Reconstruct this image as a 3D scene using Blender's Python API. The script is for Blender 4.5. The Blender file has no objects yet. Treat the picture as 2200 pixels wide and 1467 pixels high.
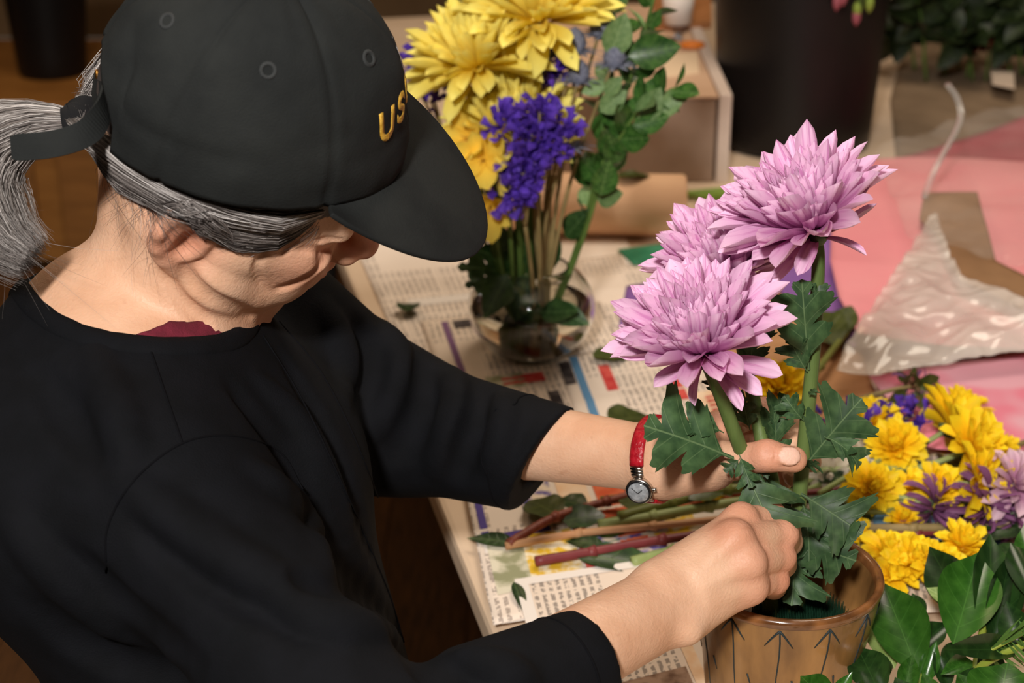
import bpy, bmesh, math, random
import numpy as np
from mathutils import Vector, Matrix, noise as mnoise

# ------------------------------------------------------------------ camera, world, lights, exposure
scene = bpy.context.scene
COL = scene.collection
CAM_H, TABLE_Z, PITCH, FPX = 1.49, 0.74, math.radians(23.0), 3667.0
cam_data = bpy.data.cameras.new('camera')
cam_data.sensor_width = 36.0
cam_data.lens = FPX * 36.0 / 2200.0
cam_data.clip_start = 0.05
cam_data.dof.use_dof = True
cam_data.dof.focus_distance = 1.12
cam_data.dof.aperture_fstop = 8.0
cam = bpy.data.objects.new('camera', cam_data)
COL.objects.link(cam)
cam.location = (0, 0, CAM_H)
cam.rotation_euler = (math.pi / 2 - PITCH, 0, 0)
scene.camera = cam

world = bpy.data.worlds.new('room_air')
scene.world = world
world.use_nodes = True
world.node_tree.nodes['Background'].inputs[0].default_value = (1.0, 0.80, 0.62, 1)
world.node_tree.nodes['Background'].inputs[1].default_value = 0.14

def area_light(name, loc, target, size, power, color):
    d = bpy.data.lights.new(name, 'AREA')
    d.shape = 'DISK'; d.size = size; d.energy = power; d.color = color
    o = bpy.data.objects.new(name, d); COL.objects.link(o)
    o.location = loc
    o.rotation_euler = (Vector(target) - Vector(loc)).to_track_quat('-Z', 'Y').to_euler()
    return o
area_light('camera_flash', (-0.30, -0.70, 2.28), (0.10, 1.5, 0.85), 0.20, 60.0, (1.0, 0.95, 0.90))
area_light('ceiling_lamp_light', (0.45, 2.1, 2.66), (0.45, 2.1, 0.0), 1.0, 21.0, (1.0, 0.86, 0.70))
area_light('ceiling_lamp_light', (-1.3, 3.0, 2.66), (-1.3, 3.0, 0.0), 0.9, 10.0, (1.0, 0.72, 0.45))

scene.view_settings.view_transform = 'Standard'
scene.view_settings.look = 'None'
scene.view_settings.gamma = 1.0
scene.view_settings.use_curve_mapping = False
scene.view_settings.exposure = 0.0

# ------------------------------------------------------------------ helpers
rnd = random.Random(11)
CP, SP = math.cos(PITCH), math.sin(PITCH)
def W(px, py, d):
    """point at distance d in front of the camera position, seen in the photograph's direction (px, py)"""
    x = (px - 1100.0) / FPX * d; v = (733.5 - py) / FPX * d
    return Vector((x, CP * d + SP * v, CAM_H - SP * d + CP * v))
def T(px, py, h=0.0):
    """point h above the table top, in the photograph's direction (px, py)"""
    a = W(px, py, 1.0); o = Vector((0, 0, CAM_H)); r = a - o
    return o + r * ((TABLE_Z + h - CAM_H) / r.z)
def Y(px, py, y):
    """point on the vertical plane at world y, in that direction"""
    o = Vector((0, 0, CAM_H)); r = W(px, py, 1.0) - o
    return o + r * (y / r.y)

def srgb(r, g, b):
    f = lambda c: (c / 255 / 12.92) if c / 255 <= 0.04045 else ((c / 255 + 0.055) / 1.055) ** 2.4
    return (f(r), f(g), f(b), 1.0)
MATS = {}
def mat(name, c1, c2=None, scale=30.0, rough=0.6, spec=0.4, bump=0.0, bscale=None, sss=0.0, trans=0.0, alpha=1.0,
        metal=0.0, stretch=None, detail=4.0, sheen=0.0, ior=1.45, coat=0.0, lo=0.35, hi=0.65, randobj=0.0, translucent=0.0):
    if name in MATS: return MATS[name]
    m = bpy.data.materials.new(name); m.use_nodes = True
    nt = m.node_tree; nd = nt.nodes; b = nd['Principled BSDF']
    b.inputs['Roughness'].default_value = rough
    b.inputs['Specular IOR Level'].default_value = spec
    b.inputs['Metallic'].default_value = metal
    b.inputs['IOR'].default_value = ior
    b.inputs['Transmission Weight'].default_value = trans
    b.inputs['Alpha'].default_value = alpha
    b.inputs['Sheen Weight'].default_value = sheen
    b.inputs['Coat Weight'].default_value = coat
    if sss:
        b.inputs['Subsurface Weight'].default_value = sss
        b.inputs['Subsurface Radius'].default_value = (0.012, 0.005, 0.003)
        b.inputs['Subsurface Scale'].default_value = 0.35
    tc = nd.new('ShaderNodeTexCoord'); mp = nd.new('ShaderNodeMapping')
    nt.links.new(tc.outputs['Object'], mp.inputs['Vector'])
    if stretch: mp.inputs['Scale'].default_value = stretch
    col = None
    if c2 is not None:
        n = nd.new('ShaderNodeTexNoise'); n.inputs['Scale'].default_value = scale; n.inputs['Detail'].default_value = detail
        nt.links.new(mp.outputs['Vector'], n.inputs['Vector'])
        r = nd.new('ShaderNodeValToRGB')
        r.color_ramp.elements[0].position = lo; r.color_ramp.elements[1].position = hi
        r.color_ramp.elements[0].color = c1; r.color_ramp.elements[1].color = c2
        nt.links.new(n.outputs['Fac'], r.inputs['Fac']); col = r.outputs['Color']
    else:
        b.inputs['Base Color'].default_value = c1
    if randobj:
        oi = nd.new('ShaderNodeObjectInfo'); hs = nd.new('ShaderNodeHueSaturation')
        mr = nd.new('ShaderNodeMapRange'); mr.inputs['To Min'].default_value = 1 - randobj; mr.inputs['To Max'].default_value = 1 + randobj
        nt.links.new(oi.outputs['Random'], mr.inputs['Value']); nt.links.new(mr.outputs['Result'], hs.inputs['Value'])
        if col is not None: nt.links.new(col, hs.inputs['Color'])
        else: hs.inputs['Color'].default_value = c1
        col = hs.outputs['Color']
    if col is not None: nt.links.new(col, b.inputs['Base Color'])
    if bump:
        n2 = nd.new('ShaderNodeTexNoise'); n2.inputs['Scale'].default_value = bscale or scale * 3; n2.inputs['Detail'].default_value = 3
        nt.links.new(mp.outputs['Vector'], n2.inputs['Vector'])
        bp = nd.new('ShaderNodeBump'); bp.inputs['Strength'].default_value = bump; bp.inputs['Distance'].default_value = 0.002
        nt.links.new(n2.outputs['Fac'], bp.inputs['Height']); nt.links.new(bp.outputs['Normal'], b.inputs['Normal'])
    if translucent:
        tl = nd.new('ShaderNodeBsdfTranslucent'); mx = nd.new('ShaderNodeMixShader'); mx.inputs[0].default_value = translucent
        if col is not None: nt.links.new(col, tl.inputs['Color'])
        else: tl.inputs['Color'].default_value = c1
        out = nd['Material Output']
        nt.links.new(b.outputs[0], mx.inputs[1]); nt.links.new(tl.outputs[0], mx.inputs[2]); nt.links.new(mx.outputs[0], out.inputs['Surface'])
    MATS[name] = m
    return m

def tag(o, label=None, cat=None, group=None, kind=None):
    if label: o['label'] = label
    if cat: o['category'] = cat
    if group: o['group'] = group
    if kind: o['kind'] = kind
    return o
def empty(name, loc=(0, 0, 0), label=None, cat=None, group=None):
    o = bpy.data.objects.new(name, None); COL.objects.link(o)
    o.location = loc; o.empty_display_size = 0.02
    return tag(o, label, cat, group)
def link(name, me, material=None, parent=None, matrix=None):
    o = bpy.data.objects.new(name, me); COL.objects.link(o)
    if material is not None and not me.materials: me.materials.append(material)
    if parent is not None:
        o.parent = parent
        o.matrix_parent_inverse = Matrix.Translation(parent.matrix_parent_inverse.inverted().to_translation()) if False else Matrix()
    if matrix is not None: o.matrix_basis = matrix
    return o
def pmesh(name, verts, faces, smooth=True):
    me = bpy.data.meshes.new(name)
    me.from_pydata([tuple(v) for v in verts], [], [tuple(int(i) for i in f) for f in faces])
    if smooth: me.shade_smooth()
    me.update()
    return me
def local(parent, pts):
    """world points into the frame of an unrotated, unscaled chain of parents"""
    off = Vector((0, 0, 0)); p = parent
    while p is not None: off += p.location; p = p.parent
    return [Vector(q) - off for q in pts]
class MB:
    """collects verts and faces of one mesh"""
    def __init__(s): s.v = []; s.f = []; s.mi = []
    def add(s, vs, fs, mi=0):
        o = len(s.v); s.v += [Vector(v) for v in vs]; s.f += [tuple(i + o for i in f) for f in fs]; s.mi += [mi] * len(fs)
        return s
    def tube(s, pts, rad, seg=8, cap=True, mi=0, flat=1.0, ref=None):
        pts = [Vector(p) for p in pts]; n = len(pts)
        rs = list(rad) if hasattr(rad, '__len__') else [rad] * n
        t0 = (pts[1] - pts[0]).normalized()
        u = Vector(ref) if ref is not None else (Vector((0, 0, 1)) if abs(t0.z) < 0.9 else Vector((1, 0, 0)))
        vs = []
        for i in range(n):
            t = (pts[min(i + 1, n - 1)] - pts[max(i - 1, 0)])
            t = t.normalized() if t.length > 1e-9 else t0
            u = (u - t * u.dot(t))
            u = u.normalized() if u.length > 1e-6 else t.orthogonal().normalized()
            w = t.cross(u)
            for k in range(seg):
                a = 2 * math.pi * k / seg
                vs.append(pts[i] + u * (math.cos(a) * rs[i] * flat) + w * (math.sin(a) * rs[i]))
        fs = []
        for i in range(n - 1):
            for k in range(seg):
                a = i * seg + k; b = i * seg + (k + 1) % seg
                fs.append((a, b, b + seg, a + seg))
        if cap:
            fs.append(tuple(range(seg - 1, -1, -1))); fs.append(tuple(range((n - 1) * seg, n * seg)))
        return s.add(vs, fs, mi)
    def lathe(s, prof, seg=48, center=(0, 0, 0), mi=0, cap=False):
        c = Vector(center); vs = []; n = len(prof)
        for (r, z) in prof:
            for k in range(seg):
                a = 2 * math.pi * k / seg
                vs.append(c + Vector((r * math.cos(a), r * math.sin(a), z)))
        fs = []
        for i in range(n - 1):
            for k in range(seg):
                a = i * seg + k; b = i * seg + (k + 1) % seg
                fs.append((a, b, b + seg, a + seg))
        if cap:
            fs.append(tuple(range(seg - 1, -1, -1))); fs.append(tuple(range((n - 1) * seg, n * seg)))
        return s.add(vs, fs, mi)
    def box(s, lo, hi, mi=0):
        (x0, y0, z0), (x1, y1, z1) = lo, hi
        vs = [(x0, y0, z0), (x1, y0, z0), (x1, y1, z0), (x0, y1, z0), (x0, y0, z1), (x1, y0, z1), (x1, y1, z1), (x0, y1, z1)]
        return s.add(vs, [(3, 2, 1, 0), (4, 5, 6, 7), (0, 1, 5, 4), (1, 2, 6, 5), (2, 3, 7, 6), (3, 0, 4, 7)], mi)
    def mesh(s, name, smooth=True):
        me = pmesh(name, s.v, s.f, smooth)
        if any(s.mi): me.polygons.foreach_set('material_index', s.mi)
        return me
    def build(s, name, material=None, parent=None, smooth=True, world=True, bevel=0):
        if parent is not None and world: s.v = local(parent, s.v)
        o = link(name, s.mesh(name, smooth), material, parent)
        if bevel:
            m = o.modifiers.new('bevel', 'BEVEL'); m.width = bevel; m.segments = 2; m.limit_method = 'ANGLE'
        return o
def bez(pts, n=12):
    """smooth curve through the points (Catmull-Rom)"""
    P = [Vector(p) for p in pts]; P = [P[0] * 2 - P[1]] + P + [P[-1] * 2 - P[-2]]
    out = []
    for i in range(1, len(P) - 2):
        for k in range(n):
            t = k / n
            out.append(0.5 * ((2 * P[i]) + (P[i + 1] - P[i - 1]) * t + (2 * P[i - 1] - 5 * P[i] + 4 * P[i + 1] - P[i + 2]) * t * t + (3 * P[i] - P[i - 1] - 3 * P[i + 1] + P[i + 2]) * t ** 3))
    out.append(P[-2]); return out
def lerp(a, b, t): return a + (b - a) * t
def frame(base, tip, normal, width=1.0, length=None):
    """matrix: local +Y from base to tip (scaled by the length), local +Z near the normal, local X scaled by width*length"""
    base = Vector(base); tip = Vector(tip); y = tip - base; L = y.length if length is None else length
    y = y.normalized(); z = Vector(normal); z = z - y * z.dot(y)
    z = z.normalized() if z.length > 1e-6 else y.orthogonal().normalized()
    x = y.cross(z)
    return Matrix(((x.x * L * width, y.x * L, z.x * L, base.x), (x.y * L * width, y.y * L, z.y * L, base.y), (x.z * L * width, y.z * L, z.z * L, base.z), (0, 0, 0, 1)))
def rel(parent, M):
    off = Vector((0, 0, 0)); p = parent
    while p is not None: off += p.location; p = p.parent
    return Matrix.Translation(-off) @ M
TOCAM = lambda p: (Vector((0, 0, CAM_H)) - Vector(p)).normalized()
# ------------------------------------------------------------------ setting: floor, walls, ceiling
def plank_material():
    m = mat('floor_wood', srgb(74, 46, 22), srgb(112, 72, 36), scale=9, rough=0.45, stretch=(1.0, 12.0, 1.0), bump=0.1)
    return m
fl = MB().box((-4.5, -2.5, -0.05), (4.5, 6.5, -0.004)).build('floor', mat('floor_gap', srgb(30, 20, 12)), smooth=False); tag(fl, kind='structure')
plank_me = MB().box((-0.0725, -0.9, -0.006), (0.0725, 0.9, 0.0)).mesh('plank', False)
plank_me.materials.append(mat('floor_plank', srgb(62, 39, 20), srgb(96, 62, 32), scale=14, rough=0.5, stretch=(14.0, 1.0, 1.0), bump=0.08, randobj=0.25))
# the boards that the photograph can see: left of the person and beyond the table
for ix in range(-17, 10):
    for iy in range(3):
        x = ix * 0.147; y = 0.2 + iy * 1.804 + (0.9 if ix % 2 else 0.0)
        o = link('plank', plank_me, None, fl); o.location = (x, y, 0)
wall_m = mat('wall_paint', srgb(120, 92, 62), srgb(136, 106, 74), scale=3, rough=0.9)
def wallbox(name, lo, hi):
    tag(MB().box(lo, hi).build(name, wall_m, smooth=False), kind='structure')
wallbox('wall_back', (-4.5, 6.5, 0), (4.5, 6.6, 2.75)); wallbox('wall_left', (-4.6, -2.5, 0), (-4.5, 6.5, 2.75))
wallbox('wall_right', (4.5, -2.5, 0), (4.6, 6.5, 2.75)); wallbox('wall_front', (-4.5, -2.6, 0), (4.5, -2.5, 2.75))
tag(MB().box((-4.5, -2.5, 2.75), (4.5, 6.5, 2.8)).build('ceiling', mat('ceiling_paint', srgb(220, 208, 190)), smooth=False), kind='structure')

# ------------------------------------------------------------------ work table
E0, E1 = T(1070, 1395), T(735, 560)
edir = (E1 - E0).normalized(); enorm = Vector((edir.y, -edir.x, 0))      # enorm points onto the table
tb0 = E0 - edir * 0.75; tb_len = 3.05; tb_w = 1.5
TBL = empty('work_table', (0, 0, 0), 'long work table with a pale beige top covered in newspaper', 'table')
mb = MB()
def slab(mb, o, u, lu, v, lv, z0, z1):
    c = [o, o + u * lu, o + u * lu + v * lv, o + v * lv]
    vs = [Vector((q.x, q.y, z0)) for q in c] + [Vector((q.x, q.y, z1)) for q in c]
    mb.add(vs, [(0, 1, 2, 3), (7, 6, 5, 4), (4, 5, 1, 0), (5, 6, 2, 1), (6, 7, 3, 2), (7, 4, 0, 3)])
slab(mb, tb0, edir, tb_len, enorm, tb_w, TABLE_Z - 0.030, TABLE_Z)
mb.build('table_top', mat('table_top', srgb(214, 188, 160), srgb(224, 199, 172), scale=8, rough=0.5, bump=0.05, bscale=120), TBL, smooth=False, bevel=0.006)
mb = MB(); slab(mb, tb0 + edir * 0.08 + enorm * 0.06, edir, tb_len - 0.16, enorm, tb_w - 0.12, TABLE_Z - 0.085, TABLE_Z - 0.030)
mb.build('apron', mat('table_metal', srgb(40, 34, 30), rough=0.6), TBL, smooth=False)
for a in (0.14, tb_len - 0.14):
    for b in (0.12, tb_w - 0.12):
        q = tb0 + edir * a + enorm * b
        MB().tube([(q.x, q.y, 0.0), (q.x, q.y, TABLE_Z - 0.085)], 0.022, 12).build('leg', MATS['table_metal'], TBL)
# ------------------------------------------------------------------ smooth-union modelling for the person
class SDF:
    """list of blended shapes; eval on points, mesh by surface nets on the cells near the surface"""
    def __init__(s): s.p = []
    def cap(s, a, b, ra, rb, k=0.01, op='u'):
        a = np.array(a, np.float32); b = np.array(b, np.float32); ab = b - a; L2 = float(ab @ ab) + 1e-12
        def f(P):
            t = np.clip(((P - a) @ ab) / L2, 0, 1)
            return np.sqrt(((P - a - t[:, None] * ab) ** 2).sum(1)) - (ra + (rb - ra) * t)
        s.p.append((f, (a + b) / 2, math.sqrt(L2) / 2 + max(ra, rb), k, op)); return s
    def ell(s, c, r, M=None, k=0.01, op='u'):
        """ellipsoid; rows of M are its axes"""
        c = np.array(c, np.float32); r = np.array(r, np.float32); M = np.eye(3, dtype=np.float32) if M is None else np.array(M, np.float32)
        def f(P):
            q = (P - c) @ M.T
            k0 = np.sqrt(((q / r) ** 2).sum(1)); k1 = np.sqrt(((q / r ** 2) ** 2).sum(1)) + 1e-9
            return k0 * (k0 - 1) / k1
        s.p.append((f, c, float(r.max()), k, op)); return s
    def fun(s, f, c, rad, k=0.003, op='u'):
        s.p.append((f, np.array(c, np.float32), rad, k, op)); return s
    def ev(s, P, lo=None, rad=None):
        P = np.asarray(P, np.float32)
        if getattr(s, 'nc', -1) != len(s.p):
            s.nc = len(s.p); s.cs = np.array([q[1] for q in s.p]); s.rs = np.array([q[2] + q[3] for q in s.p])
        if lo is None:
            mn, mx = P.min(0), P.max(0); lo = (mn + mx) / 2; rad = float(np.linalg.norm(mx - mn)) / 2
        acc = np.full(len(P), 0.12, np.float32)
        for i in np.nonzero(np.linalg.norm(s.cs - lo, axis=1) - s.rs - rad < 0.03)[0]:
            f, c, r, k, op = s.p[i]
            d = f(P).astype(np.float32)
            if op == 'u':
                h = np.clip(0.5 + 0.5 * (acc - d) / k, 0, 1); acc = acc + (d - acc) * h - k * h * (1 - h)
            else:
                d = -d; h = np.clip(0.5 - 0.5 * (acc - d) / k, 0, 1); acc = acc + (d - acc) * h + k * h * (1 - h)
        return acc
    def grad(s, P, e=0.0008):
        P = np.asarray(P, np.float32); g = np.zeros_like(P)
        for i in range(3):
            o = np.zeros(3, np.float32); o[i] = e
            g[:, i] = s.ev(P + o) - s.ev(P - o)
        n = np.linalg.norm(g, axis=1, keepdims=True) + 1e-12
        return g / n
    def project(s, P, it=6):
        P = np.array(P, np.float32)
        for _ in range(it): P = P - s.grad(P) * s.ev(P)[:, None] * 0.9
        return P
    def mesh(s, lo, hi, h, refine=False):
        B = 8; S = 4; lo = np.array(lo, np.float64); n = np.ceil((np.array(hi) - lo) / (B * S * h)).astype(int)
        cells, pos, edges = [], [], []
        NX = int(n.max() * B * S + 4); key = lambda I: (I[..., 0].astype(np.int64) * NX + I[..., 1]) * NX + I[..., 2]
        g = np.stack(np.meshgrid(*[np.arange(B + 1)] * 3, indexing='ij'), -1).reshape(-1, 3)
        bo = np.stack(np.meshgrid(*[np.arange(S)] * 3, indexing='ij'), -1).reshape(-1, 3)
        corner = np.array([[a, b, c] for a in (0, 1) for b in (0, 1) for c in (0, 1)])
        E12 = [(a, b) for a in range(8) for b in range(a + 1, 8) if (np.abs(corner[a] - corner[b]).sum() == 1)]
        sup_r = B * S * h * 0.87
        uc = np.array([q[1] for q in s.p if q[4] == 'u']); ur = np.array([q[2] for q in s.p if q[4] == 'u'])
        for sx in range(n[0]):
            for sy in range(n[1]):
                for sz in range(n[2]):
                    base = np.array([sx, sy, sz]) * S * B
                    cc = (lo + (base + S * B / 2) * h).astype(np.float32)
                    if not (np.linalg.norm(uc - cc, axis=1) - ur < sup_r + 0.01).any(): continue
                    ctr = lo + (base + bo * B + B / 2) * h
                    d = s.ev(ctr, cc, sup_r)
                    keep = bo[np.abs(d) < B * h * 0.87 * 1.6 + 0.004]
                    if not len(keep): continue
                    I = base + keep[:, None, :] * B + g[None]                     # nb, 729, 3
                    V = s.ev((lo + I.reshape(-1, 3) * h), cc, sup_r).reshape(len(keep), B + 1, B + 1, B + 1)
                    n0 = len(pos)
                    for bi in range(len(keep)):
                        v = V[bi]
                        if v.min() > 0 or v.max() < 0: continue
                        c8 = np.stack([v[a:a + B, b:b + B, c:c + B] for a in (0, 1) for b in (0, 1) for c in (0, 1)], -1)
                        sg = c8 < 0; mix = sg.any(-1) & ~sg.all(-1)
                        idx = np.argwhere(mix)
                        if not len(idx): continue
                        w = c8[mix]; acc = np.zeros((len(idx), 3)); cnt = np.zeros(len(idx))
                        for a, b in E12:
                            x = (w[:, a] < 0) != (w[:, b] < 0)
                            t = np.where(x, w[:, a] / np.where(x, w[:, a] - w[:, b], 1), 0)
                            acc += np.where(x[:, None], corner[a] + (corner[b] - corner[a]) * t[:, None], 0); cnt += x
                        gi = idx + base + keep[bi] * B
                        cells.append(gi); pos.append(lo + (gi + acc / cnt[:, None]) * h)
                        for ax in range(3):
                            sl1 = [slice(0, B)] * 3; sl2 = [slice(0, B)] * 3; sl2[ax] = slice(1, B + 1)
                            va, vb = v[tuple(sl1)], v[tuple(sl2)]
                            e = np.argwhere((va < 0) != (vb < 0))
                            if len(e):
                                fl_ = (va[tuple(e.T)] < 0)
                                edges.append((ax, e + base + keep[bi] * B, fl_))
                    if refine and len(pos) > n0:
                        Q = np.concatenate(pos[n0:]).astype(np.float32); g0 = s.ev(Q, cc, sup_r); e_ = np.float32(0.0008)
                        G = np.stack([s.ev(Q + np.eye(3, dtype=np.float32)[i] * e_, cc, sup_r) - g0 for i in range(3)], 1)
                        G /= (np.linalg.norm(G, axis=1, keepdims=True) + 1e-9)
                        pos[n0:] = [Q - G * np.clip(g0, -h, h)[:, None]]
        cells = np.concatenate(cells); pos = np.concatenate(pos)
        K = key(cells); o = np.argsort(K); Ks = K[o]; pos = pos[o]
        faces = []
        for ax, e, fl_ in edges:
            u, w = (ax + 1) % 3, (ax + 2) % 3
            q = []
            for du, dw in ((0, 0), (1, 0), (1, 1), (0, 1)):
                c = e.copy(); c[:, u] -= du; c[:, w] -= dw
                kk = key(c); j = np.searchsorted(Ks, kk); j = np.clip(j, 0, len(Ks) - 1)
                q.append(np.where(Ks[j] == kk, j, -1))
            q = np.stack(q, 1); ok = (q >= 0).all(1); q = q[ok]; f_ = fl_[ok]
            q[~f_] = q[~f_][:, ::-1]
            faces.append(q)
        return pos, np.concatenate(faces)
def np_mesh(name, pos, faces, smooth=True):
    me = bpy.data.meshes.new(name)
    me.vertices.add(len(pos)); me.vertices.foreach_set('co', np.asarray(pos, np.float32).ravel())
    me.loops.add(faces.size); me.loops.foreach_set('vertex_index', faces.ravel().astype(np.int32))
    me.polygons.add(len(faces)); me.polygons.foreach_set('loop_start', np.arange(0, faces.size, 4, dtype=np.int32))
    me.update(calc_edges=True); me.validate()
    if smooth: me.shade_smooth()
    return me
def lift(px, py, S, d0=0.75, d1=1.9, off=0.0):
    """where the sight line of a photo pixel first meets the shape"""
    px = np.atleast_1d(px).astype(float); py = np.atleast_1d(py).astype(float)
    o = np.array([0, 0, CAM_H]); r = np.stack([(px - 1100) / FPX, np.full(len(px), CP) + SP * (733.5 - py) / FPX, np.full(len(px), -SP) + CP * (733.5 - py) / FPX], 1)
    t = np.full(len(px), d0); rl = np.linalg.norm(r, axis=1)
    hit = np.zeros(len(px), bool)
    for _ in range(120):
        d = S.ev(o + r * t[:, None]) - off
        t = np.minimum(t + np.where(np.abs(d) > 2e-4, np.clip(d, -0.01, 0.03) * 0.8 / rl, 0), d1)
        hit = np.abs(d) < 1e-3
        if (hit | (t >= d1)).all(): break
    return o + r * t[:, None], hit
# ------------------------------------------------------------------ person: joints
PX = Vector((-0.25, 1.04, 0.0))
PERSON = empty('person', PX, 'person in black cap and cardigan leaning over the brown pot with both hands', 'person')
def axes(yaw, pitch, roll):
    F = np.array([1, 0, 0.]); U = np.array([0, 0, 1.]); R = np.array([0, -1, 0.])
    c, s = math.cos(pitch), math.sin(pitch); F, U = c * F - s * U, c * U + s * F
    c, s = math.cos(roll), math.sin(roll); U, R = c * U + s * R, c * R - s * U
    c, s = math.cos(yaw), math.sin(yaw); M = np.array([[c, -s, 0], [s, c, 0], [0, 0, 1]])
    return np.stack([M @ F, M @ U, M @ R])
HA = axes(math.radians(13.4), math.radians(31.6), math.radians(28.2))
HC = np.array(W(466.5, 334, 1.09))
H = lambda f, u, r: HC + (np.array([f, u, r]) / 1000.0) @ HA
CA = axes(math.radians(10.5), math.radians(13.2), math.radians(25.8))
CC = np.array(W(523.5, 277.5, 1.057))
def C(f, u, r): return CC + (np.array([f, u, r]) / 1000.0) @ CA
Wn = lambda *a: np.array(W(*a))
SF = np.array([-0.012, 0.050, -0.019])
R_SH, R_EL, R_WR = SF * 0.7 + np.array([-0.205, 0.895, 1.005]), Wn(790, 1650, 0.955), Wn(1432, 1297, 1.10)
L_SH, L_EL, L_WR = SF + np.array([-0.215, 1.125, 1.075]), Wn(850, 905, 1.32), Wn(1395, 985, 1.215)
NB = SF + np.array([-0.222, 1.0, 1.075])          # base of the neck
LOOP_C = Wn(322, 566, 1.115); LOOP_N = np.array([0.45, -0.29, 0.87]); LOOP_N /= np.linalg.norm(LOOP_N)
LOOP_X = np.array([1, 0, 0.]) - LOOP_N * LOOP_N[0]; LOOP_X /= np.linalg.norm(LOOP_X); LOOP_Y = np.cross(LOOP_N, LOOP_X)

def torso(S, o):
    """trunk and shoulders, grown by o metres"""
    S.ell(SF + np.array((-0.213, 1.0, 0.90)), (0.108 + o, 0.165 + o, 0.20 + o), k=0.03)
    S.ell(SF + np.array((-0.270, 0.985, 0.985)), (0.105 + o, 0.155 + o, 0.115 + o), k=0.05)
    S.ell(SF + np.array((-0.200, 1.005, 0.955)), (0.112 + o, 0.140 + o, 0.096 + o), k=0.035)
    S.cap(NB + [-0.025, -0.005, 0.0], R_SH, 0.056 + o, 0.052 + o, k=0.04)
    S.cap(NB + [-0.030, 0.02, -0.005], L_SH, 0.050 + o, 0.050 + o, k=0.035)
    S.cap(NB + [-0.055, 0.0, -0.045], NB + [-0.04, -0.02, -0.015], 0.058 + o, 0.052 + o, k=0.035)

# ------------------------------------------------------------------ body (one continuous surface)
B = SDF()
torso(B, -0.016)
CT = SDF(); torso(CT, -0.004)
def collar_skin(P): return np.maximum(CT.ev(P), np.linalg.norm(P - (LOOP_C - LOOP_N * 0.02).astype(np.float32), axis=1) - 0.098)
B.fun(collar_skin, LOOP_C - LOOP_N * 0.02, 0.098, k=0.012)
B.cap(SF + np.array((-0.22, 1.0, 0.85)), SF + np.array((-0.18, 1.0, 0.58)), 0.08, 0.08, k=0.04)
# neck and head
B.cap(NB + [0.004, 0, -0.01], H(-18, -28, 0), 0.049, 0.046, k=0.022)
B.ell(H(-2, 42, 0), (0.092, 0.082, 0.073), HA, k=0.03)
B.ell(H(44, -14, 0), (0.052, 0.066, 0.057), HA, k=0.025)
for sd in (1, -1):
    B.cap(H(2, -56, 50 * sd), H(72, -86, 14 * sd), 0.019, 0.016, k=0.018)
    B.ell(H(64, -4, 38 * sd), (0.024, 0.021, 0.022), HA, k=0.018)
    B.ell(H(66, -38, 31 * sd), (0.024, 0.024, 0.023), HA, k=0.02)
    B.ell(H(36, -76, 42 * sd), (0.032, 0.021, 0.019), HA, k=0.02)
    B.cap(H(22, -14, 58 * sd), H(22, -56, 50 * sd), 0.019, 0.017, k=0.03)
B.ell(H(81, -80, 0), (0.015, 0.016, 0.021), HA, k=0.014)
B.ell(H(88, -44, 0), (0.016, 0.024, 0.026), HA, k=0.012)
B.cap(H(84, 42, -30), H(84, 42, 30), 0.013, 0.013, k=0.02)
for sd in (1, -1):
    B.ell(H(101, 24, 31 * sd), (0.016, 0.011, 0.016), HA, k=0.012, op='s')
    B.ell(H(79, 21, 31 * sd), (0.0130, 0.0115, 0.0150), HA, k=0.004)
    B.cap(H(83, 16, 47 * sd), H(91.5, 13, 31 * sd), 0.0012, 0.0012, k=0.003, op='s')
    B.cap(H(91.5, 13, 31 * sd), H(90, 15, 19 * sd), 0.0010, 0.0010, k=0.003, op='s')
    B.cap(H(80, 8, 49 * sd), H(93, 1, 25 * sd), 0.0034, 0.0020, k=0.010, op='s')
    B.cap(H(78, 15, 54 * sd), H(66, 12, 62 * sd), 0.0007, 0.0004, k=0.004, op='s')
    B.cap(H(98, -20, 21 * sd), H(80, -60, 36 * sd), 0.0026, 0.0015, k=0.008, op='s')
    B.cap(H(76, -70, 26 * sd), H(60, -86, 34 * sd), 0.0022, 0.0012, k=0.007, op='s')
B.cap(H(90, 28, 0), H(113, -9, 0), 0.0075, 0.0095, k=0.010)
B.ell(H(115, -12, 0), (0.010, 0.0095, 0.011), HA, k=0.006)
for sd in (1, -1):
    B.ell(H(103, -17, 12.5 * sd), (0.011, 0.008, 0.0075), HA, k=0.006)
    B.cap(H(112, -20, 5.5 * sd), H(106, -24, 7 * sd), 0.0028, 0.0032, k=0.003, op='s')
    B.cap(H(104, -41, 1 * sd), H(95, -44, 20 * sd), 0.0046, 0.0030, k=0.005)
    B.cap(H(103, -51, 1 * sd), H(94, -48.5, 19 * sd), 0.0050, 0.0030, k=0.005)
    B.cap(H(109, -46, 0), H(95, -46.5, 21 * sd), 0.0009, 0.0009, k=0.003, op='s')
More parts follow.
